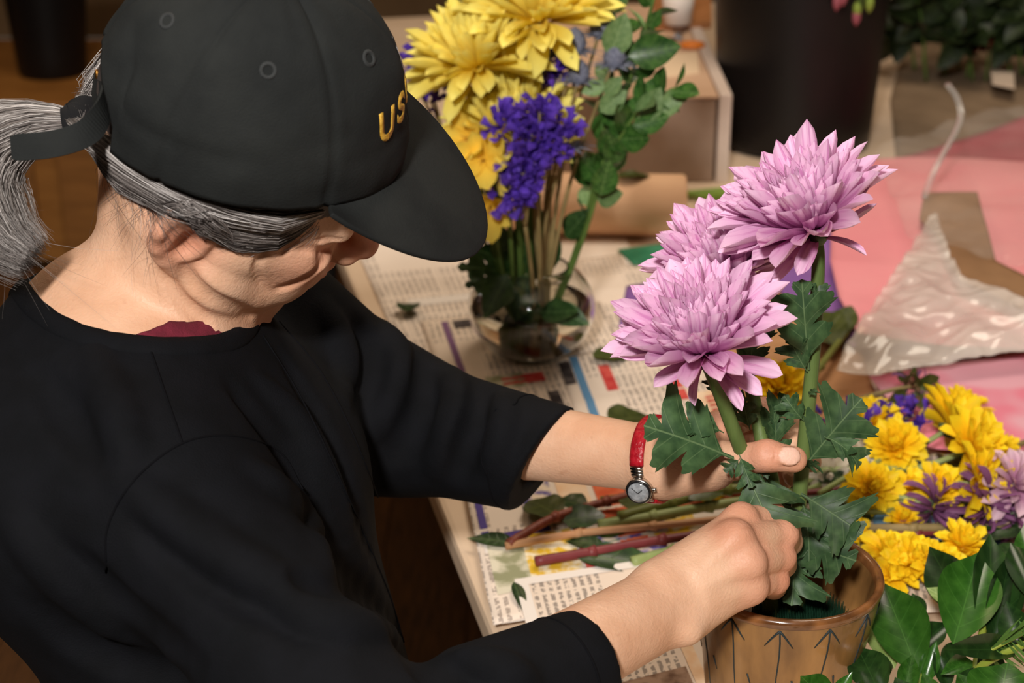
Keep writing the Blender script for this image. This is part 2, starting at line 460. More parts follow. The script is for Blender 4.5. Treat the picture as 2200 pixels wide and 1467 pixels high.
# ears
for sd in (1, -1):
    ear_c = [(-2, 24, 77), (-13, 26, 82), (-22, 15, 85), (-24, 0, 86), (-19, -15, 83), (-9, -25, 79), (2, -29, 75)]
    B.ell(H(-10, -2, 79 * sd), (0.018, 0.028, 0.0060), HA, k=0.006)
    for a, b in zip(ear_c[:-1], ear_c[1:]):
        B.cap(H(a[0], a[1], a[2] * sd), H(b[0], b[1], b[2] * sd), 0.0046, 0.0046, k=0.004)
    B.ell(H(1, -27, 75 * sd), (0.009, 0.010, 0.006), HA, k=0.005)
    B.ell(H(-4, -3, 84 * sd), (0.009, 0.013, 0.007), HA, k=0.005, op='s')
    B.cap(H(-16, 14, 84 * sd), H(-15, -10, 83 * sd), 0.0032, 0.0026, k=0.004)
    B.cap(H(6, 0, 75 * sd), H(6, -9, 75 * sd), 0.0045, 0.0040, k=0.004)
# neck tendons and creases
B.cap(H(-22, -28, 52), NB + [0.040, -0.022, -0.010], 0.012, 0.010, k=0.022)
B.cap(H(-22, -28, -52), NB + [0.040, 0.03, -0.010], 0.012, 0.010, k=0.022)
B.cap(H(56, -120, 26), H(-18, -86, 62), 0.0075, 0.005, k=0.010, op='s')
B.cap(H(36, -126, 30), H(-24, -94, 58), 0.0026, 0.0014, k=0.007, op='s')
# arms
for (sh, el, wr, s1, s2) in ((R_SH, R_EL, R_WR, 0.040, 0.033), (L_SH, L_EL, L_WR, 0.038, 0.032)):
    B.cap(sh, el, s1, s2, k=0.03)
# forearms: two bones side by side make the wrist flat
def fore(el, wr, side, r0, r1, off):
    s = np.array(side, float); s /= np.linalg.norm(s)
    m = el + (wr - el) * 0.42
    B.cap(el, m, 0.024, 0.025, k=0.02); B.cap(m, wr + s * off, 0.025, r1, k=0.02); B.cap(m, wr - s * off, 0.025, r1, k=0.02)
R_AX = Wn(1500, 1360, 1.10) - Wn(1395, 1232, 1.085)       # across the right wrist
fore(R_EL, R_WR, R_AX, 0.031, 0.0185, 0.0085)
fore(L_EL, L_WR, np.array([0.12, -0.35, 1.0]), 0.031, 0.0180, 0.0055)
B.ell(Wn(1478, 1352, 1.088), (0.009, 0.009, 0.009), k=0.012)   # ulna head
# right hand: back of the hand to the camera, fingers closing round the stem foot
R_M = {'i': Wn(1592, 1118, 1.130), 'm': Wn(1580, 1156, 1.107), 'r': Wn(1608, 1208, 1.105), 'l': Wn(1612, 1260, 1.114)}
R_P = {'i': Wn(1656, 1108, 1.150), 'm': Wn(1682, 1148, 1.138), 'r': Wn(1678, 1197, 1.134), 'l': Wn(1666, 1246, 1.135)}
R_D = {'i': Wn(1690, 1128, 1.170), 'm': Wn(1694, 1164, 1.166), 'r': Wn(1682, 1212, 1.160), 'l': Wn(1662, 1260, 1.160)}
R_T = {'i': Wn(1700, 1150, 1.178), 'm': Wn(1676, 1180, 1.176), 'r': Wn(1650, 1222, 1.172), 'l': Wn(1630, 1262, 1.172)}
rad = {'i': (.0094, .0085, .0074), 'm': (.0096, .0087, .0076), 'r': (.0092, .0083, .0072), 'l': (.0084, .0076, .0064)}
HANDK = []
def fingers(M, P_, D, T_, wr, spread, palm_r, toward):
    for i, f in enumerate('imrl'):
        B.cap(wr + spread * (1.2 - 0.8 * i), M[f], palm_r, 0.0104, k=0.012)
    for i, f in enumerate('imrl'):
        a, b, c = rad[f]; B.ell(M[f] + toward * 0.0022, (0.0106,) * 3, k=0.008)
    for i, f in enumerate('imrl'):
        a, b, c = rad[f]; S = SDF()
        S.cap(M[f], P_[f], 0.0094, a * 0.93, k=0.004); S.ell(P_[f], (a * 1.07,) * 3, k=0.004)
        S.cap(P_[f], D[f], a * 0.96, b, k=0.003); S.ell(D[f], (b * 1.04,) * 3, k=0.003); S.cap(D[f], T_[f], b, c, k=0.003)
        pts = np.stack([M[f], P_[f], D[f], T_[f]]); ce = pts.mean(0); S.ev(pts)
        B.fun(S.ev, ce, float(np.linalg.norm(pts - ce, axis=1).max()) + 0.012, k=0.0022)
        HANDK.append((M[f], 0.013)); HANDK.append((P_[f], 0.012))
r_spread = R_AX / np.linalg.norm(R_AX) * -0.011
TWC = np.array([-0.1, -0.8, 0.6])
fingers(R_M, R_P, R_D, R_T, R_WR + (R_M['m'] - R_WR) * 0.08, r_spread, 0.0150, TWC)
# fill of the palm behind, thumb on the far side
B.cap(Wn(1475, 1290, 1.115), Wn(1600, 1190, 1.135), 0.016, 0.014, k=0.02)
B.cap(Wn(1470, 1255, 1.115), Wn(1545, 1165, 1.150), 0.0145, 0.0125, k=0.02)
B.cap(Wn(1545, 1165, 1.150), Wn(1625, 1120, 1.175), 0.0115, 0.0100, k=0.008)
B.cap(Wn(1625, 1120, 1.175), Wn(1682, 1128, 1.188), 0.0098, 0.0085, k=0.004)
# tendons on the back of the right hand
camr = np.array([0, 0, CAM_H])
for f, q in (('m', .5), ('r', .5), ('l', .4)):
    a = R_WR + (R_M[f] - R_WR) * 0.45; a = a + (camr - a) / np.linalg.norm(camr - a) * 0.0135
    b = R_M[f] + (camr - R_M[f]) / np.linalg.norm(camr - R_M[f]) * 0.008
    B.cap(a, b, 0.0024, 0.0036, k=0.009)
# left hand: reaches round the stems from behind, thumb in front
L_M = {'i': Wn(1553, 918, 1.205), 'm': Wn(1572, 935, 1.228), 'r': Wn(1578, 962, 1.243), 'l': Wn(1566, 990, 1.250)}
L_P = {'i': Wn(1640, 884, 1.222), 'm': Wn(1668, 912, 1.250), 'r': Wn(1660, 962, 1.262), 'l': Wn(1632, 1000, 1.264)}
L_D = {'i': Wn(1690, 912, 1.216), 'm': Wn(1724, 950, 1.240), 'r': Wn(1698, 995, 1.246), 'l': Wn(1666, 1018, 1.254)}
L_T = {'i': Wn(1702, 955, 1.206), 'm': Wn(1742, 992, 1.224), 'r': Wn(1704, 1024, 1.228), 'l': Wn(1684, 1034, 1.242)}
l_spread = np.array([0.0, -0.004, 0.009])
fingers(L_M, L_P, L_D, L_T, L_WR + (L_M['m'] - L_WR) * 0.12, l_spread, 0.0165, np.array([0, 0.5, 0.5]))
B.cap(Wn(1425, 1005, 1.205), Wn(1530, 1005, 1.190), 0.0190, 0.0150, k=0.02)
B.cap(Wn(1450, 985, 1.200), Wn(1575, 990, 1.168), 0.0180, 0.0115, k=0.018)
B.cap(Wn(1575, 990, 1.168), Wn(1648, 979, 1.150), 0.0112, 0.0104, k=0.006)
B.cap(Wn(1648, 979, 1.150), Wn(1706, 987, 1.150), 0.0106, 0.0088, k=0.004)
HANDK += [(Wn(1648, 979, 1.150), 0.013)]
NAIL = Wn(1700, 980, 1.1405)
nail_x = Wn(1706, 987, 1.150) - Wn(1648, 979, 1.150); nail_x /= np.linalg.norm(nail_x)
nail_z = (camr - NAIL) / np.linalg.norm(camr - NAIL) + np.array([0, 0, 0.15]); nail_z -= nail_x * (nail_z @ nail_x); nail_z /= np.linalg.norm(nail_z)
NAIL_M = np.stack([nail_x, np.cross(nail_z, nail_x), nail_z])
B.ell(NAIL - nail_x * 0.002, (0.0085, 0.0068, 0.0022), NAIL_M, k=0.0012)
for t_ in (0.0, 0.0035, -0.0035):                                       # creases over the thumb joint
    q = Wn(1648, 979, 1.150) + nail_x * t_ + nail_z * 0.0108
    B.cap(q - NAIL_M[1] * 0.006, q + NAIL_M[1] * 0.006, 0.0005, 0.0005, k=0.002, op='s')

# creases drawn on the face and neck: (photo polyline, radius, offset from the surface, blend, ridge or valley)
for pts, r_, of_, k_, op in [
    ([(420, 585), (455, 615), (505, 636), (560, 650)], .012, -.0085, .012, 'u'),
    ([(396, 575), (415, 612), (452, 645), (500, 664), (545, 676)], .0048, .0015, .006, 's'),
    ([(350, 590), (385, 640), (420, 675), (450, 700)], .0030, .0018, .005, 's'),
    ([(668, 522), (700, 514), (738, 517)], .0012, -.0002, .002, 's'), ([(650, 535), (690, 536), (716, 530)], .0016, .0006, .004, 's'),
    ([(704, 556), (676, 588), (632, 612), (600, 622)], .0026, .0008, .005, 's'), ([(566, 540), (552, 575), (562, 608)], .0016, .0008, .004, 's'),
    ([(640, 500), (618, 512), (600, 530)], .0010, .0003, .003, 's'), ([(646, 515), (622, 528), (606, 545)], .0010, .0003, .003, 's')]:
    q = bez([(x, y, 0) for x, y in pts], 4); P_, hit = lift([v.x for v in q], [v.y for v in q], B); P_ = P_[hit]
    if len(P_) < 3: continue
    G = B.grad(P_); P_ = P_ + G * of_; n_ = len(P_)
    for i in range(n_ - 1):
        w0, w1 = [0.4 + 0.6 * math.sin(math.pi * (j + .5) / n_) for j in (i, i + 1)]
        B.cap(P_[i], P_[i + 1], r_ * w0, r_ * w1, k=k_, op=op)
bpos, bfac = B.mesh((-0.48, 0.70, 0.46), (0.30, 1.40, 1.36), 0.0018, True)
body_me = np_mesh('body', bpos - np.array(PX), bfac)
# skin tone per vertex: knuckles and ears redder, nails paler, hair roots grey
def near(c, r): return np.clip(1 - np.linalg.norm(bpos - np.array(c, np.float32), axis=1) / r, 0, 1)
red = np.zeros(len(bpos))
for c, r in HANDK: red = np.maximum(red, near(c, r * 1.8) * 1.5)
for c, r in ((H(114, -12, 0), .028), (H(64, -6, 40), .035), (H(-10, 0, 82), .04), (H(100, -46, 0), .025), (Wn(1706, 987, 1.15), .016)): red = np.maximum(red, near(c, r) * 1.3)
nail = ((((bpos - (NAIL - nail_x * 0.001)) @ NAIL_M.T / np.array([0.0080, 0.0064, 0.004])) ** 2).sum(1) < 1).astype(float)
hf = (bpos - HC) @ HA.T * 1000
hairline = (hf[:, 1] > np.where(hf[:, 0] > 40, 26 + (hf[:, 0] - 40) * 0.55, np.where(hf[:, 0] > -14, 24, -8 - (hf[:, 0] + 14) * 0.3))) & (np.linalg.norm(hf - np.array([0, 30, 0]), axis=1) < 112) & (np.abs(hf[:, 2]) < 79)
ca = body_me.color_attributes.new('tone', 'FLOAT_COLOR', 'POINT')
cc = np.stack([np.clip(red, 0, 1), nail, hairline.astype(float), np.ones(len(bpos))], 1).astype(np.float32)
ca.data.foreach_set('color', cc.ravel())
def skin_material():
    m = bpy.data.materials.new('skin'); m.use_nodes = True; nt = m.node_tree; nd = nt.nodes; b = nd['Principled BSDF']; L = nt.links.new
    tc = nd.new('ShaderNodeTexCoord')
    def noise(sc, det=4):
        n = nd.new('ShaderNodeTexNoise'); n.inputs['Scale'].default_value = sc; n.inputs['Detail'].default_value = det; L(tc.outputs['Object'], n.inputs['Vector']); return n
    def ramp(src, a, b_, ca_, cb_):
        r = nd.new('ShaderNodeValToRGB'); e = r.color_ramp.elements; e[0].position = a; e[1].position = b_; e[0].color = ca_; e[1].color = cb_; L(src, r.inputs['Fac']); return r.outputs['Color']
    def mix(f, a, b_):
        x = nd.new('ShaderNodeMix'); x.data_type = 'RGBA'; L(f, x.inputs[0]); 
        if isinstance(a, tuple): x.inputs[6].default_value = a
        else: L(a, x.inputs[6])
        if isinstance(b_, tuple): x.inputs[7].default_value = b_
        else: L(b_, x.inputs[7])
        return x.outputs[2]
    def val(src, a, b_, lo=0.0, hi=1.0):
        r = nd.new('ShaderNodeMapRange'); r.inputs[1].default_value = a; r.inputs[2].default_value = b_; r.inputs[3].default_value = lo; r.inputs[4].default_value = hi; L(src, r.inputs[0]); return r.outputs[0]
    base = ramp(noise(28).outputs['Fac'], 0.3, 0.7, srgb(206, 158, 126), srgb(222, 180, 150))
    at = nd.new('ShaderNodeAttribute'); at.attribute_name = 'tone'; sp = nd.new('ShaderNodeSeparateColor'); L(at.outputs['Color'], sp.inputs[0])
    c = mix(val(sp.outputs[0], 0, 1, 0, 0.55), base, srgb(205, 120, 95))
    c = mix(val(noise(110, 2).outputs['Fac'], 0.68, 0.78, 0, 0.22), c, srgb(160, 100, 66))
    c = mix(val(sp.outputs[1], 0, 1, 0, 0.8), c, srgb(232, 190, 170))
    c = mix(sp.outputs[2], c, srgb(70, 62, 60))
    L(c, b.inputs['Base Color'])
    b.inputs['Roughness'].default_value = 0.5; b.inputs['Specular IOR Level'].default_value = 0.35
    b.inputs['Subsurface Weight'].default_value = 0.12; b.inputs['Subsurface Radius'].default_value = (0.010, 0.004, 0.002); b.inputs['Subsurface Scale'].default_value = 0.3
    bp = nd.new('ShaderNodeBump'); bp.inputs['Strength'].default_value = 0.30; bp.inputs['Distance'].default_value = 0.0014
    ad = nd.new('ShaderNodeMath'); ad.operation = 'ADD'; L(noise(520, 4).outputs['Fac'], ad.inputs[0]); L(noise(150, 5).outputs['Fac'], ad.inputs[1])
    L(ad.outputs[0], bp.inputs['Height']); L(bp.outputs['Normal'], b.inputs['Normal'])
    return m
SKIN = skin_material()
body = link('body', body_me, SKIN, PERSON)

# ------------------------------------------------------------------ cardigan
R_CUFF, L_CUFF = Wn(1262, 1420, 1.050), Wn(1168, 984, 1.255)
def shirt_sdf():
    S = SDF(); torso(S, 0.0)
    S.ell(SF + np.array((-0.178, 1.0, 0.72)), (0.120, 0.165, 0.24), k=0.05)
    S.ell(SF + np.array((-0.185, 1.0, 0.56)), (0.130, 0.175, 0.13), k=0.05)
    ru = (R_EL - R_SH) / np.linalg.norm(R_EL - R_SH); rf = (R_CUFF - R_EL) / np.linalg.norm(R_CUFF - R_EL)
    S.cap(R_SH, R_EL, 0.058, 0.050, k=0.03); S.cap(R_EL, R_CUFF + rf * 0.05, 0.050, 0.0285, k=0.02)
    S.cap(L_SH, L_EL, 0.056, 0.050, k=0.03); lf = (L_CUFF - L_EL) / np.linalg.norm(L_CUFF - L_EL)
    S.cap(L_EL, L_CUFF + lf * 0.05, 0.051, 0.0385, k=0.03)
    # folds
    cam_c = np.array([0, 0, CAM_H])
    def fold(a, b, r, k, op='u', out=0.0):
        a = np.array(a); b = np.array(b)
        S.cap(a + (cam_c - a) * out, b + (cam_c - b) * out, r, r * 0.55, k=k, op=op)
    def lay(p): return None
    return S, rf, lf
SH, rf, lf = shirt_sdf()
# folds laid on the cloth: ridges (+) and valleys (-) drawn along the surface
FOLDS = [ # pixel polyline, radius, depth sign
    ([(835, 700), (860, 770), (850, 850), (800, 930)], .011, 1), ([(905, 770), (920, 850), (890, 930), (850, 985)], .009, -1),
    ([(965, 775), (985, 850), (965, 930), (930, 1010)], .010, 1), ([(1030, 815), (1040, 880), (1010, 960), (985, 1030)], .008, -1),
    ([(1080, 850), (1080, 920), (1050, 1000)], .007, 1), ([(770, 690), (790, 760), (770, 850)], .010, -1),
    ([(700, 660), (740, 760), (740, 860)], .009, 1),
    ([(655, 1075), (720, 1170), (800, 1280), (880, 1390)], .010, -1), ([(560, 1010), (640, 1090), (700, 1200)], .010, 1),
    ([(300, 1130), (420, 1220), (560, 1300), (700, 1370)], .010, -1), ([(260, 1030), (400, 1130), (560, 1230), (760, 1310)], .010, 1),
    ([(140, 1180), (260, 1300), (420, 1420)], .013, -1), ([(20, 1120), (120, 1240), (260, 1380)], .010, 1), ([(60, 1290), (200, 1400), (400, 1460)], .012, -1),
    ([(500, 830), (570, 920), (640, 1010), (700, 1100)], .007, -1), ([(560, 820), (630, 890), (690, 980), (760, 1100)], .007, 1), ([(610, 770), (690, 900), (750, 1040), (800, 1180)], .006, -1),
    ([(930, 1420), (1010, 1440), (1060, 1466)], .008, -1), ([(1000, 1405), (1080, 1430), (1140, 1466)], .007, 1), ([(840, 1330), (920, 1430), (960, 1466)], .010, -1),
    ([(80, 800), (150, 900), (200, 1000)], .010, -1), ([(200, 760), (250, 880), (280, 980)], .009, 1),
    ([(620, 1290), (700, 1330), (800, 1350), (880, 1380)], .009, 1), ([(640, 1250), (720, 1265), (800, 1262)], .007, -1),
]
base_SH = SH
extra = []
for pts, r, sg in FOLDS:
    q = bez([(a, b, 0) for a, b in pts], 4); P_, hit = lift([v.x for v in q], [v.y for v in q], base_SH)
    if hit.sum() < 3: continue
    P_ = P_[hit]; G = base_SH.grad(P_)
    n_ = len(P_)
    for i in range(n_ - 1):
        w0 = math.sin(math.pi * (i + 0.6) / (n_ + 0.2)); w1 = math.sin(math.pi * (i + 1.6) / (n_ + 0.2))
        if sg > 0:
            extra.append((P_[i] - G[i] * r * 0.52, P_[i + 1] - G[i + 1] * r * 0.52, r * (0.45 + 0.55 * w0), r * (0.45 + 0.55 * w1), 'u'))
        else:
            extra.append((P_[i] + G[i] * r * 0.62, P_[i + 1] + G[i + 1] * r * 0.62, r * (0.35 + 0.65 * w0), r * (0.35 + 0.65 * w1), 's'))
for a, b, ra, rb, op in extra: SH.cap(a, b, max(ra, .001), max(rb, .001), k=0.011, op=op)
# sleeve ends: flat and hollow
def cut(S, c, n, R):
    c = np.array(c, np.float32); n = np.array(n, np.float32)
    def f(P): return np.maximum(-((P - c) @ n), np.linalg.norm(P - c - n * R * 0.6, axis=1) - R)
    S.fun(f, c + n * R * 0.6, R, k=0.0015, op='s')
rcn = Wn(1297, 1405, 1.055) - Wn(1277, 1412, 1.055); lcn = lf + np.array([0.0, 0.0, -0.42]); lcn /= np.linalg.norm(lcn)
rcn = rf
SH.cap(R_CUFF + rf * 0.01, R_CUFF + rf * 0.04, 0.0255, 0.0255, k=0.001, op='s')
SH.cap(L_CUFF + lf * 0.015, L_CUFF + lf * 0.05, 0.0325, 0.0325, k=0.001, op='s')
cut(SH, R_CUFF, rcn, 0.062); cut(SH, L_CUFF, lcn, 0.075)
# neck opening
LRX, LRY = 0.0700, 0.0810
def neck_cut(P, rx=LRX, ry=LRY, cx=0.0):
    q = P - LOOP_C.astype(np.float32); a = q @ LOOP_X.astype(np.float32) - cx; b = q @ LOOP_Y.astype(np.float32); n = q @ LOOP_N.astype(np.float32)
    k0 = np.sqrt((a / rx) ** 2 + (b / ry) ** 2); return np.maximum((k0 - 1) * min(rx, ry), -0.075 - n)
outer_SH = SDF(); outer_SH.p = list(SH.p)
SH.fun(neck_cut, LOOP_C + LOOP_N * 0.08, 0.19, k=0.0015, op='s')
spos, sfac = SH.mesh((-0.48, 0.66, 0.36), (0.20, 1.40, 1.24), 0.0032)
SHIRT_M = mat('cardigan_knit', srgb(9, 10, 13), srgb(13, 14, 18), scale=40, rough=0.85, spec=0.16, bump=0.25, bscale=900)
shirt = link('cardigan', np_mesh('cardigan', spos - np.array(PX), sfac), SHIRT_M, PERSON)
tag(shirt, 'black knit cardigan with three-quarter sleeves')
SEAM_M = mat('cardigan_seam', srgb(12, 12, 15), rough=0.9, spec=0.1)
# neckband
loop = []
for i in range(72):
    a = 2 * math.pi * i / 72
    p0 = LOOP_C + LOOP_X * LRX * 1.03 * math.cos(a) + LOOP_Y * LRY * 1.03 * math.sin(a)
    ts = np.linspace(0.09, -0.07, 161); v = outer_SH.ev(p0 + LOOP_N * ts[:, None]); j = np.argmax(v < 0)
    loop.append(Vector(p0 + LOOP_N * ts[j]) if v[j] < 0 else None)
loop = [q for q in loop if q is not None]
g = outer_SH.grad(np.array(loop))
band = MB()
ctr = Vector(LOOP_C)
ring = []
for q, n in zip(loop, g):
    outw = (q - ctr); outw = outw - Vector(n) * outw.dot(Vector(n)); outw.normalize()
    n = Vector(n)
    ring.append([q - outw * 0.003 - n * 0.006, q - outw * 0.003 + n * 0.0016, q + outw * 0.002 + n * 0.0022, q + outw * 0.009 + n * 0.0018, q + outw * 0.0105 + n * 0.0002])
vs = [p for r_ in ring for p in r_]; fs = []; m_ = 5; nn = len(ring)
for i in range(nn):
    for k in range(m_ - 1): fs.append((i * m_ + k, i * m_ + k + 1, ((i + 1) % nn) * m_ + k + 1, ((i + 1) % nn) * m_ + k))
band.add(vs, fs)
band.v = local(shirt, band.v); link('neckband', band.mesh('neckband'), SHIRT_M, shirt)
def seam(name, pts, r=0.0007, S=None, m=None):
    q = bez([(a, b, 0) for a, b in pts], 8); P_, hit = lift([v.x for v in q], [v.y for v in q], S or outer_SH)
    P_ = [Vector(p) for p, h_ in zip(P_, hit) if h_]
    if len(P_) < 3: return
    b_ = MB().tube(P_, r, 5); b_.v = local(shirt, b_.v); link(name, b_.mesh(name), m or SEAM_M, shirt)
seam('shoulder_seam', [(318, 735), (350, 830), (392, 952)])
seam('armhole_seam', [(228, 1230), (232, 1130), (290, 1030), (392, 952), (500, 936), (600, 970), (650, 1050)])
seam('front_placket_edge', [(565, 720), (650, 860), (740, 1050), (830, 1260), (868, 1380)])
seam('front_placket_edge', [(600, 690), (690, 800), (770, 960), (850, 1180), (895, 1370)])
# cuff stitching
for (c_, n_, r_) in ((R_CUFF, rf, 0.030), (L_CUFF, lf, 0.041)):
    n_ = n_ / np.linalg.norm(n_); u_ = np.cross(n_, [0, 0, 1]); u_ /= np.linalg.norm(u_); v_ = np.cross(n_, u_)
    pts = np.array([c_ - n_ * 0.021 + (u_ * math.cos(a) + v_ * math.sin(a)) * r_ for a in np.linspace(0, 2 * math.pi, 49)])
    pts = outer_SH.project(pts, 5)
    b_ = MB().tube([Vector(p) for p in pts], 0.0008, 5, cap=False); b_.v = local(shirt, b_.v); link('cuff_stitching', b_.mesh('cuff_stitching'), SEAM_M, shirt)

# ------------------------------------------------------------------ maroon undershirt showing inside the neck opening
NA_, NR_ = 44, 6; uv_ = []
for i in range(NA_ + 1):
    a = math.radians(lerp(-92, 12, i / NA_)); wid = 0.20 * min(1, max(0.02, i / 9.0)) * (1 - 0.25 * i / NA_)
    for j in range(NR_ + 1):
        fr = lerp(1.06, 1 - wid, j / NR_)
        p0 = LOOP_C + LOOP_X * LRX * fr * math.cos(a) + LOOP_Y * LRY * fr * math.sin(a)
        ts = np.linspace(0.05, -0.075, 126); v = CT.ev(p0 + LOOP_N * ts[:, None]); k = int(np.argmax(v < 0)) if (v < 0).any() else 125
        uv_.append(Vector(p0 + LOOP_N * (ts[k] + 0.0022)))
fs = [(i * (NR_ + 1) + j, i * (NR_ + 1) + j + 1, (i + 1) * (NR_ + 1) + j + 1, (i + 1) * (NR_ + 1) + j) for i in range(NA_) for j in range(NR_)]
us = MB().add(uv_, fs); us.v = local(PERSON, us.v)
uo = link('undershirt', us.mesh('undershirt'), mat('maroon_knit', srgb(92, 22, 38), srgb(110, 30, 48), scale=120, rough=0.9, bump=0.3, bscale=900), PERSON)
sd_ = uo.modifiers.new('thickness', 'SOLIDIFY'); sd_.thickness = 0.0014
# trousers and shoes: seated, knees under the table
TR = SDF()
TR.ell((-0.20, 1.04, 0.50), (0.13, 0.175, 0.09), k=0.03)
for y0 in (0.95, 1.13):
    TR.cap((-0.19, y0, 0.50), (0.16, y0, 0.52), 0.082, 0.062, k=0.03); TR.cap((0.16, y0, 0.52), (0.12, y0, 0.10), 0.058, 0.046, k=0.02)
tpos, tfac = TR.mesh((-0.44, 0.80, 0.03), (0.26, 1.28, 0.66), 0.008)
link('trousers', np_mesh('trousers', tpos - np.array(PX), tfac), mat('trouser_cloth', srgb(18, 18, 20), srgb(24, 24, 27), scale=60, rough=0.9), PERSON)
for y0 in (0.95, 1.13):
    s_ = SDF(); s_.cap((0.10, y0, 0.045), (0.25, y0, 0.035), 0.045, 0.033, k=0.01); s_.cap((0.12, y0, 0.05), (0.12, y0, 0.12), 0.042, 0.04, k=0.02)
    a_, b_ = s_.mesh((0.0, y0 - 0.08, -0.02), (0.32, y0 + 0.08, 0.2), 0.006); a_[:, 2] = np.maximum(a_[:, 2], 0.001)
    link('shoe', np_mesh('shoe', a_ - np.array(PX), b_), mat('shoe_leather', srgb(20, 18, 17), rough=0.5), PERSON)
# ------------------------------------------------------------------ cap
CAP_M = mat('cap_twill', srgb(27, 29, 29), srgb(37, 39, 38), scale=22, rough=0.85, spec=0.2, bump=0.18, bscale=700, detail=6)
def rimu(ph):                                            # height of the lower edge, mm, by angle from the front
    a = abs((ph + 180) % 360 - 180)
    u = 11 - 6 * max(0, (a - 110) / 70) - 3 * max(0, (50 - a) / 50)
    if a > 142: u += 46 * math.sqrt(max(0, 1 - ((180 - a) / 38) ** 2))      # opening at the back
    return u
def dome(ph, u, off=0.0, wr=True):
    """point on the crown at angle ph (degrees from the front) and height u mm"""
    t = min(max(u / 120.0, -0.2), 1.0); c = math.sqrt(max(0, 1 - abs(t) ** 2.25)) if t > 0 else 1.0 + t * 0.06
    a = math.radians(ph); d = off
    if wr:
        for k in range(6):
            da = (ph - k * 60 + 180) % 360 - 180
            d -= 1.3 * math.exp(-(da * 1.5 * max(c, 0.15) / 1.6) ** 2) - 0.5 * math.exp(-((abs(da) * 1.5 * max(c, 0.15) - 5) / 2.2) ** 2)
        n = mnoise.noise(Vector((math.cos(a) * 2.2, math.sin(a) * 2.2, u / 32.0)))
        n2 = mnoise.noise(Vector((math.cos(a) * 5, math.sin(a) * 5, u / 14.0 + 7)))
        d += 2.6 * n + 0.9 * n2
        d -= 1.6 * math.exp(-((u - rimu(ph) - 30) / 5) ** 2) * (0.5 + 0.5 * math.sin(a * 3 + 1))
    return C((98 * c + d * (0.35 + 0.65 * c)) * math.cos(a), u + d * (1 - c) * 0.9, (80 * c + d * (0.35 + 0.65 * c)) * math.sin(a))
NA, NV = 180, 44
vs = []; fs = []
for j in range(NV + 1):
    for i in range(NA):
        ph = i * 360.0 / NA; u0 = rimu(ph); t = j / NV
        u = u0 + (119.6 - u0) * math.sin(t * math.pi / 2) ** 1.05
        vs.append(Vector(dome(ph, u)))
for j in range(NV):
    for i in range(NA):
        fs.append((j * NA + i, j * NA + (i + 1) % NA, (j + 1) * NA + (i + 1) % NA, (j + 1) * NA + i))
top = len(vs); vs.append(Vector(dome(0, 119.9, wr=False)))
for i in range(NA): fs.append((NV * NA + i, NV * NA + (i + 1) % NA, top))
cap_b = MB().add(vs, fs); cap_b.v = local(PERSON, cap_b.v)
cap = link('cap', cap_b.mesh('cap'), CAP_M, PERSON); tag(cap, 'washed black baseball cap with gold lettering')
sm = cap.modifiers.new('thickness', 'SOLIDIFY'); sm.thickness = 0.0018; sm.offset = -1
def capchild(name, mb, m, smooth=True):
    mb.v = local(cap, mb.v); return link(name, mb.mesh(name, smooth), m, cap)
# brim
vs = []; fs = []; NS, NT = 60, 14
for i in range(NS + 1):
    s_ = -1 + 2 * i / NS; psi = s_ * math.pi / 2; az = s_ * 58
    cp = max(0.0, math.cos(psi))
    o_ = (51.4 + 117 * cp ** 0.8, 9 - 52 * cp ** 0.7 + 10 * math.sin(psi) ** 2, 84 * math.sin(psi))
    b_ = (97 * math.cos(math.radians(az)), rimu(az) - 1.0, 79.5 * math.sin(math.radians(az)))
    for j in range(NT + 1):
        t = j / NT; arch = 3.0 * math.sin(math.pi * t) * cp
        vs.append(Vector(C(*[lerp(b_[k], o_[k], t) + (arch if k == 1 else 0) for k in range(3)])))
for i in range(NS):
    for j in range(NT): fs.append((i * (NT + 1) + j, i * (NT + 1) + j + 1, (i + 1) * (NT + 1) + j + 1, (i + 1) * (NT + 1) + j))
brim = capchild('brim', MB().add(vs, fs), CAP_M)
sm = brim.modifiers.new('thickness', 'SOLIDIFY'); sm.thickness = 0.0034; sm.offset = 0
bv = brim.modifiers.new('round', 'BEVEL'); bv.width = 0.0012; bv.segments = 2
# sweatband and stitching line above the rim
for du in (6.0,):
    pts = [Vector(dome(a, rimu(a) + du, 0.2)) for a in range(-140, 141, 4)]
    capchild('hem_stitching', MB().tube(pts, 0.0005, 4, cap=False), mat('cap_thread', srgb(26, 28, 27), rough=0.9))
